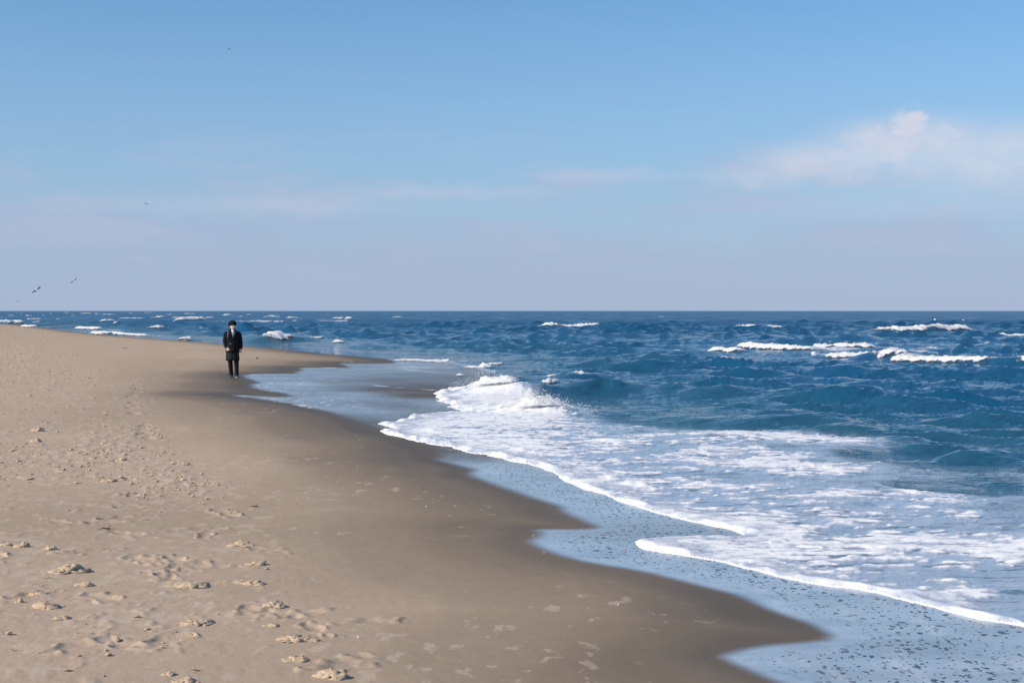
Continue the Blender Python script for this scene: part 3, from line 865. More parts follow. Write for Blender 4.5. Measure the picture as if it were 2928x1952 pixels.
def crest_geo(it, seed, n=None, m=None):
    """a ragged roll of foam lying along the crest of one breaking wave"""
    ax, ay, bx, by, h = it[:5]
    lx, ly = bx - ax, by - ay
    L = math.hypot(lx, ly)
    wf = max(0.35, 1.1 * h); wb = max(0.7, 2.4 * h)
    nrm = (-ly / L, lx / L)
    if nrm[1] < 0:
        nrm = (-nrm[0], -nrm[1])
    n = n or int(np.clip(L / (0.10 * max(h, 0.1)) / 2.2, 14, 170)); m = m or 22
    T, Q = np.meshgrid(np.linspace(0, 1, n), np.linspace(0, 1, m), indexing='ij')
    sc = (1.9 if seed < 3 else 1.0) / max(h, 0.12)
    tw = 0.38 if L / h < 8 else 0.12
    al = np.clip(np.minimum(T / tw, (1 - T) / (tw * 1.25)), 0, 1) ** 0.8
    al = al * np.clip(0.78 + 1.0 * fbm(T * L * sc * 0.45 + seed * 3.1, T * 0 + seed, 3, 200 + seed), 0.35, 1.25)
    env = ENV.get(seed)
    if env:
        al = np.interp(T, env[0], env[1]) * np.clip(0.8 + 0.9 * fbm(T * L * 2.2 + 9, T * 0, 3, 222), 0.3, 1.4)
    spread = 0.40 + 0.80 * np.minimum(al, 1.0)
    q = (-1.35 * wf + Q * (1.35 * wf + 0.75 * wb)) * spread + 0.30 * wf * fbm(T * L * sc * 0.8, T * 0 + 5, 3, 300 + seed)
    q0 = q + 0.5 * wf - 0.35 * wf * np.sin(T * 5 + ax)
    x = ax + T * lx + nrm[0] * q0; y = ay + T * ly + nrm[1] * q0
    cr = np.where(Q < 0.62, np.sin(np.clip(Q / 0.62, 0, 1) * math.pi / 2) ** 0.9, np.cos((Q - 0.62) / 0.38 * math.pi / 2) ** 0.8)
    nz = 0.7 * fbm(x * sc * 1.5 + seed, y * sc * 1.2, 4, 400 + seed, 0.55) + 0.45 * np.abs(fbm(x * sc * 3.1, y * sc * 2.4, 3, 500 + seed, 0.55))
    th_ = h * (0.54 if seed > 2 else 0.78) * al * cr * np.clip(0.78 + 1.3 * nz, 0.10, 1.8)
    z = water_at(x, y) + th_ - 0.05 * (cr < 0.12)
    z = z + 0.20 * h * al * cr * np.clip(pn(T * L * sc * 2.2, T * 0 + seed, 600 + seed) * 1.8, -0.6, 1) * (Q > 0.25)
    z = np.where((Q < 0.01) | (Q > 0.99) | (T < 0.001) | (T > 0.999), water_at(x, y) - 0.08, z)
    co = np.stack([x, y, z], -1).reshape(-1, 3)
    idx = np.arange(n * m).reshape(n, m)
    q4 = np.stack([idx[:-1, :-1], idx[1:, :-1], idx[1:, 1:], idx[:-1, 1:]], -1).reshape(-1, 4)
    return co, q4, np.clip(cr * np.minimum(al, 1) * 1.15, 0, 1).ravel()


def mesh_np(name, co, faces, mat, smooth=True, body=None):
    me = bpy.data.meshes.new(name)
    me.from_pydata([tuple(c) for c in co], [], [tuple(int(i) for i in f) for f in faces])
    me.polygons.foreach_set('use_smooth', [smooth] * len(me.polygons))
    me.materials.append(mat)
    if mat is M_FOAM:
        ab = me.attributes.new('body', 'FLOAT', 'POINT')
        ab.data.foreach_set('value', (np.ones(len(co)) * 2 if body is None else body).astype(np.float32))
    me.update()
    o = bpy.data.objects.new(name, me)
    col.objects.link(o)
    return o


for i, it in enumerate(BW):
    co, q4, bd_ = crest_geo(it, i + 1)
    if i in (0, 1):        # the big bursts are torn: throw the top up in ragged tongues
        rr = random.Random(i)
        wz = water_at(co[:, 0], co[:, 1])
        thk = np.clip(co[:, 2] - wz, 0, None)
        co[:, 2] += 0.45 * thk * np.clip(pn(co[:, 0] * 4, co[:, 1] * 4, 77 + i) * 1.6, -0.3, 1)
        co[:, 0] += 0.10 * pn(co[:, 0] * 4, co[:, 2] * 9, 78)
    o = mesh_np('breaking_wave', co, q4, M_FOAM, body=bd_)
    tag(o, it[5], 'wave', 'waves breaking white on the sea')
cs, fs, bs, k = [], [], [], 0
for i, it in enumerate(SW):
    co, q4, bd_ = crest_geo(it, 60 + i, 16, 9)
    bs.append(bd_); cs.append(co); fs.append(q4 + k); k += len(co)
o = mesh_np('whitecaps', np.concatenate(cs), np.concatenate(fs), M_FOAM, body=np.concatenate(bs))
tag(o, 'tiny far whitecaps scattered towards the horizon', 'whitecaps', kind='stuff')

# spray: drops thrown up by the two big bursts
rr = random.Random(11)
OCT = np.array([(1, 0, 0), (-1, 0, 0), (0, 1, 0), (0, -1, 0), (0, 0, 1), (0, 0, -1)], float)
OF = np.array([(0, 2, 4), (2, 1, 4), (1, 3, 4), (3, 0, 4), (2, 0, 5), (1, 2, 5), (3, 1, 5), (0, 3, 5)])
cs, fs, k = [], [], 0
for (bi, cnt) in ((0, 1300), (1, 500), (2, 40), (3, 20), (4, 50), (6, 60), (11, 80), (13, 80)):
    ax, ay, bx, by, h = BW[bi][:5]
    for _ in range(cnt):
        t = rr.random()
        if bi == 0:
            t = min(1.15, max(-0.35, rr.gauss(0.5, 0.34)))
        x = ax + t * (bx - ax) + rr.gauss(0, 0.15 * h); y = ay + t * (by - ay) + rr.uniform(-0.7, 1.0) * h
        pk = math.exp(-((t - 0.5) / 0.4) ** 2)
        z = float(water_at(x, y)) + h * (0.1 + 0.75 * pk * rr.random() ** 0.8) + 0.02
        r = h * rr.uniform(0.004, 0.015)
        st = rr.uniform(1, 3.5)
        d = OCT * np.array([r, r, r * st])
        a = rr.uniform(-0.8, 0.8)
        d = np.stack([d[:, 0] * math.cos(a) + d[:, 2] * math.sin(a), d[:, 1], -d[:, 0] * math.sin(a) + d[:, 2] * math.cos(a)], 1)
        cs.append(d + (x, y, z)); fs.append(OF + k); k += 6
o = mesh_np('sea_spray', np.concatenate(cs), np.concatenate(fs), M_FOAM)
tag(o, 'drops of spray thrown up above the breaking waves', 'spray', kind='stuff')


# ------------------------------------------------------------------ mesh pieces
def loft(rings, cap=True, seg=14):
    """closed surface through elliptical rings (x, y, z, rx, ry[, tilt about x, about y])"""
    co, f = [], []
    for r in rings:
        x, y, z, rx, ry = r[:5]
        M = Matrix.Identity(3)
        if len(r) > 5:
            M = Matrix.Rotation(r[5], 3, 'X')
            if len(r) > 6:
                M = Matrix.Rotation(r[6], 3, 'Y') @ M
        for k_ in range(seg):
            a = 2 * math.pi * k_ / seg
            co.append(tuple(Vector((x, y, z)) + M @ Vector((rx * math.cos(a), ry * math.sin(a), 0))))
    for i in range(len(rings) - 1):
        for k_ in range(seg):
            a, b = i * seg + k_, i * seg + (k_ + 1) % seg
            f.append((a, b, b + seg, a + seg))
    if cap:
        f.append(tuple(range(seg - 1, -1, -1)))
        f.append(tuple(range((len(rings) - 1) * seg, len(rings) * seg)))
    return co, f


def tube(pts, rad, seg=10):
    """closed tube along points with a radius each"""
    rings = []
    P = [Vector(p) for p in pts]
    co, f = [], []
    for i, p in enumerate(P):
        t = (P[min(i + 1, len(P) - 1)] - P[max(i - 1, 0)]).normalized()
        a = t.orthogonal().normalized() if abs(t.z) < 0.9 else Vector((1, 0, 0))
        a = (Vector((1, 0, 0)) - t * t.x).normalized() if abs(t.x) < 0.9 else (Vector((0, 1, 0)) - t * t.y).normalized()
        b = t.cross(a)
        r = rad[i] if isinstance(rad[i], tuple) else (rad[i], rad[i])
        for k_ in range(seg):
            an = 2 * math.pi * k_ / seg
            co.append(tuple(p + a * r[0] * math.cos(an) + b * r[1] * math.sin(an)))
    n = len(P)
    for i in range(n - 1):
        for k_ in range(seg):
            a_, b_ = i * seg + k_, i * seg + (k_ + 1) % seg
            f.append((a_, b_, b_ + seg, a_ + seg))
    f.append(tuple(range(seg - 1, -1, -1)))
    f.append(tuple(range((n - 1) * seg, n * seg)))
    return co, f


def ball(c, r, seg=14, rings=9, fn=None):
    co, f = [], []
    for i in range(rings + 1):
        ph = math.pi * (i + 0.02) / (rings + 0.04)
        for k_ in range(seg):
            a = 2 * math.pi * k_ / seg
            v = Vector((math.sin(ph) * math.cos(a), math.sin(ph) * math.sin(a), math.cos(ph)))
            s_ = fn(v) if fn else 1.0
            co.append((c[0] + r[0] * v.x * s_, c[1] + r[1] * v.y * s_, c[2] + r[2] * v.z * s_))
    for i in range(rings):
        for k_ in range(seg):
            a_, b_ = i * seg + k_, i * seg + (k_ + 1) % seg
            f.append((a_, a_ + seg, b_ + seg, b_))
    f.append(tuple(range(seg)))
    f.append(tuple(range(rings * seg + seg - 1, rings * seg - 1, -1)))
    return co, f


def part(name, geos, mat, parent=None, remesh=None, smooth=True, subdiv=0):
    co, f = [], []
    for c, g in geos:
        k_ = len(co)
        co += list(c)
        f += [tuple(i + k_ for i in q_) for q_ in g]
    me = bpy.data.meshes.new(name)
    me.from_pydata(co, [], f)
    bm = bmesh.new(); bm.from_mesh(me)
    bmesh.ops.recalc_face_normals(bm, faces=bm.faces)
    bm.to_mesh(me); bm.free()
    me.materials.append(mat)
    o = bpy.data.objects.new(name, me)
    col.objects.link(o)
    if remesh:
        md = o.modifiers.new('r', 'REMESH'); md.mode = 'VOXEL'; md.voxel_size = remesh; md.use_smooth_shade = True
        ms = o.modifiers.new('s', 'SMOOTH'); ms.iterations = 3; ms.factor = 0.5
    if subdiv:
        md = o.modifiers.new('d', 'SUBSURF'); md.levels = subdiv; md.render_levels = subdiv
    if remesh or subdiv:
        dg = bpy.context.evaluated_depsgraph_get(); dg.update()
        me2 = bpy.data.meshes.new_from_object(o.evaluated_get(dg))
        o.modifiers.clear()
        o.data = me2
        if not me2.materials:
            me2.materials.append(mat)
    o.data.polygons.foreach_set('use_smooth', [smooth] * len(o.data.polygons))
    if parent:
        o.parent = parent
    return o


def empty(name, loc, rz=0.0):
    o = bpy.data.objects.new(name, None)
    col.objects.link(o)
    o.location = loc
    o.rotation_euler = (0, 0, rz)
    o.empty_display_size = 0.2
    return o


# ------------------------------------------------------------------ person
M_SKIN = simple_mat('skin', (0.74, 0.50, 0.40), 0.55, 0.08, 60)
M_HAIR = simple_mat('black_hair', (0.010, 0.009, 0.009), 0.75, 0.5, 90, 0.6, 0.2)
M_COAT = simple_mat('black_wool', (0.014, 0.014, 0.015), 0.9, 0.3, 160, 0.3, 0.15)
M_SKIRT = simple_mat('charcoal_wool', (0.026, 0.028, 0.029), 0.9, 0.3, 160, 0.3, 0.15)
M_TROU = simple_mat('black_trousers', (0.016, 0.016, 0.016), 0.85, 0.3, 120, 0.2, 0.2)
M_SHIRT = simple_mat('white_shirt', (0.80, 0.80, 0.80), 0.8, 0.05, 60)
M_SHOE = simple_mat('black_leather', (0.012, 0.012, 0.013), 0.5, 0.2, 60)
M_STRAP = simple_mat('grey_strap', (0.10, 0.11, 0.11), 0.6, 0.2, 60)
M_BTN = simple_mat('pale_button', (0.75, 0.72, 0.66), 0.3, 0.1, 60)
M_LIP = simple_mat('lips', (0.42, 0.19, 0.17), 0.5, 0.1, 60)
M_EYE = simple_mat('eye', (0.02, 0.015, 0.012), 0.2, 0.1, 60)
M_SHOE_HIGHLIGHT = simple_mat('painted_shoe_highlight', (0.62, 0.60, 0.57), 0.5, 0.1, 60)  # highlight on the nearer shoe, painted as a pale colour

px_, py_, pz_ = on_sand(665, 1078)[0]
per = empty('person', (px_, py_, float(pz_)), 0.24)
tag(per, 'person in a long black double-breasted coat standing on the wet sand', 'person')

# hands: palm, four fingers and a thumb, each its own short chain rooted in the palm
def hand(cx_, cy_, cz_, side, curl, drop=-1.0):
    g = [tube([(cx_, cy_, cz_ + 0.05), (cx_, cy_ - 0.004, cz_), (cx_, cy_ - 0.012, cz_ - 0.045)], [(0.026, 0.020), (0.042, 0.020), (0.040, 0.017)], 10)]
    for i, (dx, ln) in enumerate(((-0.031, 0.066), (-0.010, 0.076), (0.011, 0.072), (0.030, 0.056))):
        x0 = cx_ + dx
        z0 = cz_ - 0.038
        y0 = cy_ - 0.012
        p = [(x0, y0, z0 + 0.01)]
        a = 0.15
        for s_ in (0.45, 0.32, 0.23):
            a += curl
            q_ = p[-1]
            p.append((q_[0] + dx * 0.05, q_[1] - math.sin(a) * ln * s_, q_[2] - math.cos(a) * ln * s_))
        g.append(tube(p, [0.0100, 0.0095, 0.0085, 0.0070], 8))
    sx = side
    g.append(tube([(cx_ + sx * 0.030, cy_ - 0.012, cz_ + 0.005), (cx_ + sx * 0.050, cy_ - 0.030, cz_ - 0.022), (cx_ + sx * 0.046, cy_ - 0.046, cz_ - 0.050)], [0.012, 0.0105, 0.008], 8))
    return g


HR = Matrix.Rotation(R(16), 3, 'Z')     # head turned a little to the sea
hc = Vector((0.0, -0.015, 1.60))


def hd(geo):
    c, f = geo
    return [tuple(hc + HR @ (Vector(p) - hc)) for p in c], f


headg = [ball((0, -0.005, 1.615), (0.078, 0.098, 0.118), 20, 14, lambda v: 1.0 - 0.10 * max(0, -v.z) * (1 if v.y > 0 else 0.5)),
         ball((0, -0.055, 1.535), (0.050, 0.045, 0.045), 12, 8),                                  # jaw and chin
         tube([(0, -0.098, 1.635), (0, -0.112, 1.605), (0, -0.121, 1.588), (0, -0.104, 1.578)], [0.009, 0.011, 0.014, 0.012], 8),   # nose
         ball((0, -0.088, 1.645), (0.055, 0.018, 0.010), 12, 6),                                   # brow
         ball((-0.080, 0.008, 1.605), (0.010, 0.020, 0.031), 10, 6), ball((0.080, 0.008, 1.605), (0.010, 0.020, 0.031), 10, 6)]
bodyg = [hd(g_) for g_ in headg]
bodyg += [loft([(0, 0.012, 1.40, .062, .060), (0, 0.004, 1.47, .055, .056), (0, -0.005, 1.54, .052, .056), (0, -0.01, 1.58, .050, .055)]),
          loft([(0, 0.0, 0.86, .150, .100), (0, 0, 0.95, .160, .105), (0, 0, 1.08, .135, .092), (0, 0, 1.25, .165, .105), (0, 0.005, 1.38, .175, .095), (0, 0.01, 1.44, .10, .07)], seg=20),
          tube([(-0.165, 0.005, 1.40), (-0.215, 0.012, 1.15), (-0.190, -0.07, 0.985), (-0.165, -0.10, 0.955)], [.052, .044, .034, .027]),
          tube([(0.165, 0.005, 1.40), (0.222, 0.02, 1.14), (0.240, 0.00, 0.955), (0.242, -0.01, 0.90)], [.052, .044, .034, .027]),
          tube([(-0.075, 0, 0.90), (-0.070, 0.0, 0.50), (-0.035, 0.10, 0.12), (-0.030, 0.11, 0.03)], [.085, .058, .040, .038]),
          tube([(0.085, 0, 0.90), (0.115, -0.05, 0.50), (0.125, -0.06, 0.10), (0.130, -0.06, 0.03)], [.085, .058, .040, .038])]
bodyg += hand(-0.158, -0.105, 0.915, 1, 0.42) + hand(0.243, -0.014, 0.855, -1, 0.30)
part('body', bodyg, M_SKIN, per, remesh=0.0065)
for sx in (-1, 1):
    part('eye', [hd(ball((sx * 0.030, -0.094, 1.622), (0.011, 0.006, 0.006), 8, 5))], M_EYE, per)
    part('eyebrow', [hd(tube([(sx * 0.014, -0.103, 1.643), (sx * 0.032, -0.099, 1.648), (sx * 0.047, -0.088, 1.642)], [.003, .004, .002], 6))], M_HAIR, per)
part('mouth', [hd(tube([(-0.020, -0.094, 1.558), (0, -0.101, 1.557), (0.020, -0.094, 1.558)], [.003, .006, .003], 6))], M_LIP, per)
# full round mop of hair coming down over the forehead
hrn = lambda v: 1.0 + 0.10 * mnoise.noise(v * 5.0) + 0.06 * mnoise.noise(v * 13.0)
part('hair', [hd(ball((0, 0.012, 1.70), (0.132, 0.138, 0.098), 32, 20, hrn)), hd(ball((0, 0.045, 1.63), (0.108, 0.085, 0.095), 24, 14, hrn)),
              hd(ball((0, -0.075, 1.685), (0.088, 0.045, 0.040), 20, 10, hrn))], M_HAIR, per)
# shirt in the coat's opening
part('shirt', [loft([(0, -0.012, 1.22, .115, .104), (0, -0.012, 1.34, .115, .103), (0, -0.006, 1.44, .078, .082), (0, -0.004, 1.50, .060, .064)], seg=20)], M_SHIRT, per)


def coat_shell(rings, open_half, seg=36):
    """a garment wall with a V-shaped gap at the front (towards -y); open_half gives the gap's half angle per ring"""
    co, f = [], []
    for (x, y, z, rx, ry), oh in zip(rings, open_half):
        for k_ in range(seg + 1):
            a = -math.pi / 2 + oh + (2 * math.pi - 2 * oh) * k_ / seg
            wr = 1 + 0.018 * math.sin(a * 7 + z * 5) + 0.012 * math.sin(a * 13 - z * 9)
            co.append((x + rx * wr * math.cos(a), y + ry * wr * math.sin(a), z))
    for i in range(len(rings) - 1):
        for k_ in range(seg):
            a_ = i * (seg + 1) + k_
            f.append((a_, a_ + 1, a_ + seg + 2, a_ + seg + 1))
    return co, f


def solid(o, t):
    md = o.modifiers.new('t', 'SOLIDIFY'); md.thickness = t; md.offset = 0
    dg = bpy.context.evaluated_depsgraph_get(); dg.update()
    me2 = bpy.data.meshes.new_from_object(o.evaluated_get(dg))
    o.modifiers.clear(); o.data = me2
    o.data.polygons.foreach_set('use_smooth', [True] * len(o.data.polygons))


rg = [(0, 0.0, 0.80, .205, .150), (0, 0, 0.92, .205, .150), (0, 0, 1.05, .190, .138), (0, 0, 1.20, .205, .142), (0, 0, 1.33, .222, .142), (0, 0.004, 1.41, .208, .128), (0, 0.010, 1.455, .140, .105), (0, 0.012, 1.50, .088, .088), (0, 0.014, 1.53, .078, .080)]
coat = part('coat', [coat_shell(rg, [0.002, .002, .002, .002, .16, .34, .52, .70, .75])], M_COAT, per)
solid(coat, 0.014)
part('sleeve', [tube([(-0.165, 0.005, 1.425), (-0.205, 0.008, 1.37), (-0.245, 0.015, 1.15), (-0.215, -0.060, 0.985), (-0.180, -0.095, 0.955)], [(.060, .075), (.070, .078), (.066, .070), (.058, .060), (.052, .054)], 14)], M_COAT, coat)
part('sleeve', [tube([(0.165, 0.005, 1.425), (0.205, 0.008, 1.37), (0.252, 0.022, 1.14), (0.258, 0.002, 0.955), (0.254, -0.008, 0.895)], [(.060, .075), (.070, .078), (.066, .070), (.058, .060), (.052, .054)], 14)], M_COAT, coat)
sk = part('coat_skirt', [coat_shell([(0, 0.0, 0.525, .205, .150), (0, 0, 0.60, .208, .152), (0, 0, 0.75, .200, .146), (0, 0, 0.90, .190, .138)], [.03, .02, .002, .002])], M_SKIRT, coat)
solid(sk, 0.012)
# turned-back lapels and the pointed front flap
for sx in (-1, 1):
    lp = part('lapel', [([(sx * 0.075, -0.085, 1.49), (sx * 0.135, -0.118, 1.41), (sx * 0.110, -0.146, 1.33), (sx * 0.012, -0.152, 1.22), (sx * 0.030, -0.140, 1.34)], [(0, 1, 4), (1, 2, 4), (2, 3, 4)])], M_COAT, coat, smooth=False)
    solid(lp, 0.008)
fl_ = part('front_flap', [([(-0.12, -0.152, 0.90), (0.0, -0.168, 0.92), (0.12, -0.152, 0.90), (0.0, -0.170, 0.765), (-0.10, -0.150, 0.83), (0.10, -0.150, 0.83)], [(0, 1, 3, 4), (1, 2, 5, 3)])], M_COAT, coat, smooth=False)
solid(fl_, 0.01)
for (bx_, bz_) in ((-0.073, 1.062), (0.06, 1.062), (-0.070, 1.18), (0.062, 1.18)):
    part('button', [ball((bx_, -0.142 if bz_ < 1.1 else -0.146, bz_), (0.013, 0.007, 0.013), 8, 5)], M_BTN if bx_ < 0 and bz_ < 1.1 else M_COAT, coat)
part('trousers', [tube([(-0.075, 0, 0.92), (-0.072, 0.0, 0.52), (-0.040, 0.095, 0.12), (-0.034, 0.105, 0.055)], [.105, .078, .062, .064], 14),
                  tube([(0.085, 0, 0.92), (0.115, -0.045, 0.52), (0.126, -0.058, 0.12), (0.130, -0.06, 0.055)], [.105, .078, .062, .064], 14),
                  loft([(0, 0, 0.80, .17, .115), (0, 0, 0.95, .165, .11)])], M_TROU, per)
for (fx_, fy_, w_) in ((-0.034, 0.10, 0), (0.130, -0.065, 1)):
    sh_ = part('shoe', [loft([(fx_, fy_ - 0.055, 0.004, .046, .135), (fx_, fy_ - 0.055, 0.030, .049, .138), (fx_, fy_ - 0.050, 0.055, .044, .118), (fx_, fy_ - 0.005, 0.082, .042, .065), (fx_, fy_ + 0.01, 0.11, .042, .048)], seg=18)], M_SHOE, per)
    part('sole', [loft([(fx_, fy_ - 0.055, -0.012, .047, .136), (fx_, fy_ - 0.055, 0.012, .052, .142)], seg=18)], M_SHOE_HIGHLIGHT if w_ else M_SHOE, sh_)  # only the nearer sole carries the painted highlight, the other is plain leather
# strap of the bag on the back
st_ = part('bag_strap', [([(-0.158, -0.090, 1.44), (-0.128, -0.092, 1.448), (-0.136, -0.150, 1.34), (-0.168, -0.146, 1.34), (-0.150, -0.154, 1.22), (-0.178, -0.146, 1.22), (-0.150, -0.02, 1.466), (-0.120, -0.02, 1.474)], [(0, 1, 2, 3), (3, 2, 4, 5), (6, 7, 1, 0)])], M_STRAP, per, smooth=False)
solid(st_, 0.006)
part('backpack', [loft([(0, 0.19, 1.00, .12, .05), (0, 0.20, 1.04, .14, .07), (0, 0.20, 1.25, .14, .075), (0, 0.185, 1.38, .12, .06), (0, 0.175, 1.42, .08, .04)], seg=18)], M_COAT, per)

# ------------------------------------------------------------------ gulls
M_GW = simple_mat('gull_white', (0.78, 0.78, 0.78), 0.7, 0.05, 10)
M_GG = simple_mat('gull_grey', (0.06, 0.065, 0.075), 0.7, 0.1, 10)
M_GB = simple_mat('gull_black', (0.02, 0.02, 0.022), 0.7, 0.1, 10)
M_BILL = simple_mat('gull_bill', (0.55, 0.35, 0.06), 0.5, 0.1, 10)


def wing_geo(s, up_, sec):
    """a tapered, cambered wing along +x*s bent at the wrist; sec = which spans"""
    st = []
    for i in range(sec[0], sec[1] + 1):
        t = i / 8
        x = s * (0.04 + 0.58 * t)
        z = 0.03 + up_ * (math.sin(min(t / 0.45, 1) * math.pi / 2) * 0.9 - max(0, t - 0.45) ** 2 * 2.8)
        c = 0.14 * (1 - 0.25 * t) * (1 - max(0, t - 0.75) * 2.6)
        y = -0.10 * math.sin(min(1, t / 0.5) * math.pi / 2) + 0.30 * max(0, t - 0.45)
        st.append((x, y, z, c))
    co, f = [], []
    for (x, y, z, c) in st:
        co += [(x, y - c, z), (x, y - 0.2 * c, z + 0.016), (x, y + c, z + 0.002), (x, y - 0.1 * c, z - 0.004)]
    for i in range(len(st) - 1):
        for k_ in range(4):
            a_, b_ = i * 4 + k_, i * 4 + (k_ + 1) % 4
            f.append((a_, b_, b_ + 4, a_ + 4))
    f.append((3, 2, 1, 0)); n_ = len(co)
    f.append((n_ - 4, n_ - 3, n_ - 2, n_ - 1))
    return co, f


def gull(u, v, span_px, roll, yaw, up_, label, pitch=0.0):
    d = 1.25 / (span_px * 1.2) * FPX
    loc = ((u - CX) / FPX * d, d, CAM_H + (HY - v) / FPX * d)
    o = empty('seagull', loc)
    o.rotation_euler = (pitch, roll, yaw)
    tag(o, label, 'bird', 'gulls in flight')
    bo = part('body', [loft([(0, 0, 0, .001, .001), (0, 0, 0, .03, .03)])] and [tube([(0, -0.21, 0.012), (0, -0.17, 0.016), (0, -0.11, 0.012), (0, -0.02, 0.0), (0, 0.10, 0.002), (0, 0.19, 0.012)], [.012, .033, .045, .062, .048, .014], 10)], M_GW, o)
    part('bill', [tube([(0, -0.205, 0.010), (0, -0.235, 0.005), (0, -0.255, -0.002)], [.010, .007, .002], 6)], M_BILL, o)
    part('tail', [([(-0.014, 0.17, 0.012), (0.014, 0.17, 0.012), (0.055, 0.30, 0.012), (-0.055, 0.30, 0.012), (-0.014, 0.17, 0.004), (0.014, 0.17, 0.004), (0.055, 0.30, 0.006), (-0.055, 0.30, 0.006)],
                   [(0, 1, 2, 3), (7, 6, 5, 4), (0, 4, 5, 1), (1, 5, 6, 2), (2, 6, 7, 3), (3, 7, 4, 0)])], M_GW, o, smooth=False)
    for s in (-1, 1):
        wg = part('wing', [wing_geo(s, up_, (0, 6))], M_GG, o)
        part('wing_tip', [wing_geo(s, up_, (6, 8))], M_GB, wg)
    return o


gull(105, 829, 25, R(-38), R(25), 0.10, 'largest gull, banking with arched wings low over the left of the beach', R(38))
gull(211, 803, 20, R(-34), R(10), 0.05, 'gull gliding to the right of the largest one, wings slanting', R(32))
gull(653, 141, 13, R(-22), R(60), 0.10, 'lone gull high in the blue sky, upper left', R(35))
gull(417, 583, 13, R(14), R(35), 0.08, 'small gull in front of the faint cloud streak at left', R(30))
gull(102, 762, 5, R(5), R(80), 0.05, 'speck of a gull above the largest one')
gull(50, 862, 11, R(8), R(85), 0.04, 'gull just above the horizon, lower left of the largest one')
gull(4, 861, 10, R(-30), R(20), 0.06, 'gull at the left edge of the picture just above the horizon')
gull(14, 834, 6, R(-25), R(15), 0.06, 'faint tiny gull near the left edge above the lowest ones')

# ------------------------------------------------------------------ buoys
M_BW = simple_mat('buoy_white', (0.80, 0.80, 0.80), 0.4, 0.05, 5)
M_BP = simple_mat('buoy_pink', (0.80, 0.52, 0.56), 0.4, 0.05, 5)
for (u, v, m_, lab) in ((2674, 915, M_BW, 'small white float bobbing far out, left of the pinkish one'), (2755, 915, M_BP, 'small pinkish float bobbing far out near the right edge')):
    x, y = unproj(u, v + 3)
    o = empty('buoy', (float(x), float(y), float(water_at(x, y)) + 0.10))
    tag(o, lab, 'buoy', 'floats far out on the sea')
    part('float', [ball((0, 0, 0.10), (0.24, 0.24, 0.20), 14, 9)], m_, o)
    part('collar', [loft([(0, 0, 0.26, .10, .10), (0, 0, 0.34, .08, .08)])], M_GB, o)
    part('ring', [tube([(-0.05, 0, 0.34), (-0.04, 0, 0.40), (0, 0, 0.43), (0.04, 0, 0.40), (0.05, 0, 0.34)], [.012] * 5, 6)], M_GB, o)

# ------------------------------------------------------------------ lumps of sand, crumbs, shells, twigs
M_CLOD = None
def clod_mat():
    m, t = new_mat('sand_lump')
    oc = t.node('ShaderNodeTexCoord').outputs['Object']
    g = t.noise(oc, 70.0, 4, 0.75); n = t.noise(oc, 12.0, 4, 0.6)
    c = t.mix(n, (0.54, 0.40, 0.27), (0.70, 0.53, 0.37))
    c = t.mix(t.ramp(g, 0.3, 0.7, 0, 0.35), c, (0.26, 0.20, 0.15))
    b = t.node('ShaderNodeBump', {'Height': t.m('ADD', g, n), 'Strength': 0.6, 'Distance': 0.01})
    p = t.node('ShaderNodeBsdfPrincipled', {'Base Color': c, 'Roughness': 0.95, 'Specular IOR Level': 0.1, 'Normal': b.outputs[0]})
    t.node('ShaderNodeOutputMaterial', {'Surface': p.outputs[0]})
    return m


M_CLOD = clod_mat()
CLODS = [(200, 1634, 95, 24, 'largest lump of sand, left, with a dark shadow on its right'), (238, 1674, 55, 11, 'flat pale lump just below the largest one'),
         (62, 1562, 42, 14, 'small crumbly lump near the left edge, upper one of the near lumps'), (140, 1570, 46, 13, 'oval pale lump with a dark hollow at its right end, upper left'),
         (18, 1558, 36, 10, 'broken lump cut off by the left edge of the picture'), (108, 1698, 46, 11, 'flat pale lump between the largest one and the dark one at left'),
         (130, 1735, 72, 20, 'broad broken lump below the flat pale one at left'), (54, 1721, 24, 15, 'small dark upright lump near the left edge'),
         (175, 1768, 46, 9, 'cluster of sand crumbs below the broad broken lump at left'), (545, 1675, 96, 17, 'long ragged lump of trodden sand in the middle of the near beach'),
         (690, 1560, 72, 14, 'peaked lump of sand, topmost of the row down the middle'), (728, 1614, 56, 11, 'cluster of small lumps under the peaked one'),
         (728, 1669, 62, 12, 'third lump down the row in the middle, half in shadow'), (786, 1734, 62, 18, 'dark-edged lump, fourth down the row in the middle'),
         (560, 1784, 84, 13, 'flat ragged lump left of the row in the middle'), (772, 1790, 50, 8, 'flat pale lump below the dark-edged one'),
         (850, 1830, 104, 14, 'long flat pale lump low in the middle'), (843, 1886, 68, 13, 'flat pale lump just above the lowest one'),
         (945, 1934, 86, 24, 'lowest lump of sand, at the bottom edge, dark hollow inside'), (525, 1948, 60, 12, 'lump at the bottom edge, left of the lowest big one'),
         (480, 1928, 40, 9, 'small dark crumb of sand at the bottom, left of centre'), (345, 1316, 36, 9, 'small dark lump on the trodden strip at left'), (108, 1232, 34, 12, 'small ridge of sand at the upper left of the trodden strip'),
         (262, 1312, 28, 8, 'small pale lump on the trodden strip, left of the dark one'), (100, 1263, 30, 10, 'low lump under the small ridge on the trodden strip'), (310, 1376, 44, 8, 'row of dark crumbs below the trodden strip'), (525, 1328, 34, 8, 'right-hand lump of the trodden strip')]
cl_pos = on_sand([c[0] for c in CLODS], [c[1] for c in CLODS])
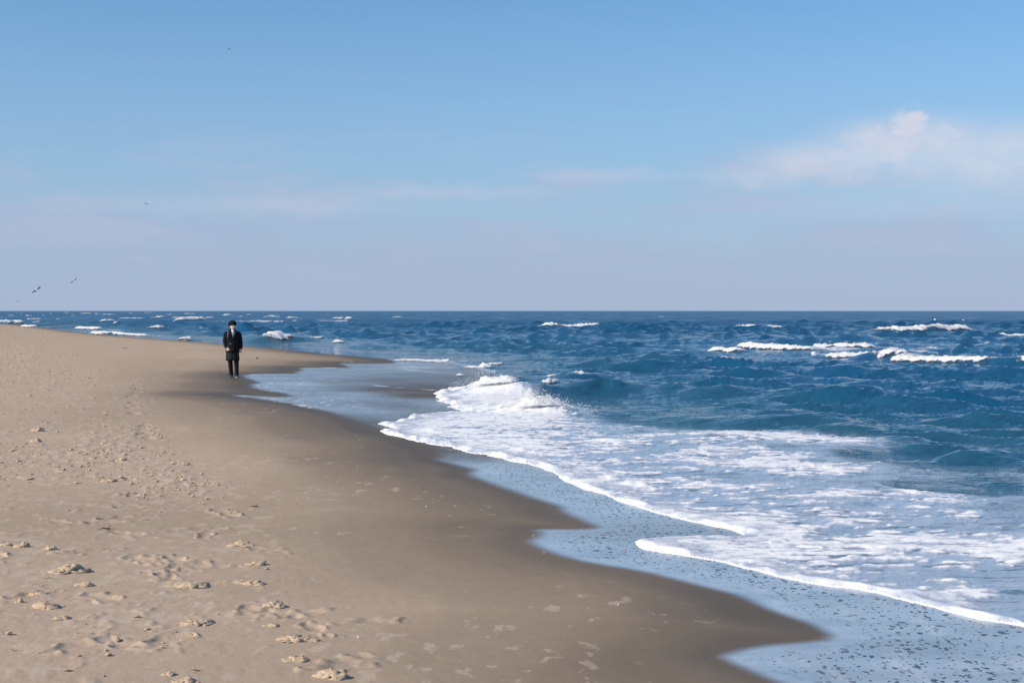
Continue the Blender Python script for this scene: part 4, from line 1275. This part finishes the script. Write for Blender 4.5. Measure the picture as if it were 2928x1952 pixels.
for i, ((u, v, wp, hp, lab), (x, y, z)) in enumerate(zip(CLODS, cl_pos)):
    rr = random.Random(40 + i)
    wm = wp / FPX * y; hm = hp / FPX * y
    geos = []
    nl = 3 if wp > 60 else 2
    for k_ in range(nl):
        t = (k_ + 0.5) / nl - 0.5
        sc_ = rr.uniform(0.75, 1.0) if k_ == nl // 2 else rr.uniform(0.45, 0.8)
        off = Vector((rr.uniform(0, 50), rr.uniform(0, 50), 3))
        geos.append(ball((t * wm * 0.66, rr.uniform(-0.12, 0.12) * wm, -0.10 * hm), (wm * 0.36, wm * rr.uniform(0.26, 0.40), hm * sc_), 20, 12,
                         lambda q_, off=off: 1 + 0.45 * mnoise.noise(q_ * 2.2 + off) + 0.32 * mnoise.noise(q_ * 5 + off) + 0.24 * mnoise.noise(q_ * 11 + off)))
    for k_ in range(3):
        a = rr.uniform(0, 6.28); rd_ = rr.uniform(0.4, 0.75) * wm
        r_ = rr.uniform(0.05, 0.12) * wm
        geos.append(ball((math.cos(a) * rd_, math.sin(a) * rd_ * 0.5, 0), (r_, r_, r_ * 0.3), 8, 6, lambda q_, k_=k_: 1 + 0.4 * mnoise.noise(q_ * 2 + Vector((k_, 7, 2)))))
    o = part('sand_lump', geos, M_CLOD)
    o.location = (x, y, z)
    tag(o, lab, 'sand lump', 'lumps of sand on the trodden beach')

# crumbs, thousands
rr = random.Random(77)
us, vs, szs = [], [], []
while len(us) < 600:
    u = rr.uniform(-60, 1250); v = rr.uniform(935, 1990)
    j = int(np.searchsorted(US, u)); i_ = int(np.searchsorted(VS, v))
    if i_ >= len(VS) or j >= len(US):
        continue
    if rr.random() > max(0.0, float(tread[i_, j]) - 0.3) ** 1.6 * (0.25 + 0.75 * (rr.random())) * (1.0 if lump[i_, j] > 0.15 else 0.35) * (1.0 if v < 1430 else 0.25):
        continue
    us.append(u); vs.append(v); szs.append(0.005 + 0.013 * rr.random() ** 3)
cp = on_sand(us, vs)
ICO = bmesh.new(); bmesh.ops.create_icosphere(ICO, subdivisions=1, radius=1)
iv = np.array([v_.co[:] for v_ in ICO.verts]); jf = np.array([[v_.index for v_ in f_.verts] for f_ in ICO.faces]); ICO.free()
cs, fs, k = [], [], 0
for (x, y, z), s_ in zip(cp, szs):
    if z < 0.02:
        continue
    s_ *= 1 + y / 45
    d = iv * (1 + 0.35 * np.array([[rr.uniform(-1, 1)] for _ in range(len(iv))])) * np.array([s_ * rr.uniform(1, 2.0), s_ * rr.uniform(1, 1.6), s_ * rr.uniform(0.35, 0.7)])
    cs.append(d + (x, y, z + 0.3 * s_ + 0.006)); fs.append(jf + k); k += len(iv)
o = mesh_np('sand_crumbs', np.concatenate(cs), np.concatenate(fs), M_CLOD, smooth=False)
tag(o, 'crumbs of sand kicked up over the trodden beach', 'sand crumbs', kind='stuff')

M_SHELL = simple_mat('shell', (0.86, 0.84, 0.80), 0.25, 0.08, 40)
SHELLS = [(105, 1768, 'tiny white shell by the crumbs at the left, below the broad broken lump'), (1024, 1825, 'pair-like white shell speck right of the long flat pale lump'),
          (1769, 1731, 'brightest tiny white shell in the middle of the smooth sand at right'), (1218, 1450, 'lone white shell speck in the middle of the beach'),
          (517, 1834, 'white shell speck on the near beach above the bottom left lumps'), (1525, 1533, 'white shell speck in the notch at the left end of the middle water sheet'),
          (1556, 1583, 'white shell speck on the lower rim of the middle water sheet')]
for (u, v, lab) in SHELLS:
    x, y, z = on_sand(u, v)[0]
    o = part('shell', [ball((0, 0, 0), (0.007, 0.006, 0.004), 10, 5, lambda q_: 1 + 0.12 * math.cos(9 * math.atan2(q_.y, q_.x)))], M_SHELL)
    o.location = (x, y, z + 0.012); o.rotation_euler = (0.5, 0.2, u)
    tag(o, lab, 'shell', 'white shell fragments scattered on the sand')

M_TWIG = simple_mat('twig', (0.035, 0.026, 0.018), 0.8, 0.3, 40)
for (u, v, wp, a, lab) in ((728, 1451, 30, 0.05, 'thin dark twig alone on the smooth sand in mid beach'), (303, 1515, 44, -0.03, 'dark twig on the trodden sand, left of the row of lumps'), (356, 996, 16, 0.1, 'dark scrap of driftwood far up the beach left of the person')):
    x, y, z = on_sand(u, v)[0]
    L = wp / FPX * y
    o = part('driftwood_twig', [tube([(-L / 2, 0, 0.006), (-L / 5, 0.02, 0.012), (L / 6, -0.01, 0.012), (L / 2, 0.015, 0.008)], [L * .02, L * .045, L * .05, L * .02], 8), tube([(L / 8, 0, 0.012), (L / 5, 0.03, 0.03), (L / 4, 0.05, 0.035)], [L * .03, L * .02, L * .01], 6)], M_TWIG)
    o.location = (x, y, z + 0.004); o.rotation_euler = (0, 0, a)
    tag(o, lab, 'twig', 'scraps of driftwood')
M_PEB = simple_mat('dark_pebble', (0.02, 0.02, 0.02), 0.5, 0.2, 30)
x, y, z = on_sand(735, 1025)[0]
o = part('pebble', [ball((0, 0, 0), (0.045, 0.04, 0.035), 12, 8, lambda q_: 1 + 0.2 * mnoise.noise(q_ * 2))], M_PEB)
o.location = (x, y, z + 0.02)
tag(o, 'dark pebble alone on the sand right of the person', 'pebble')
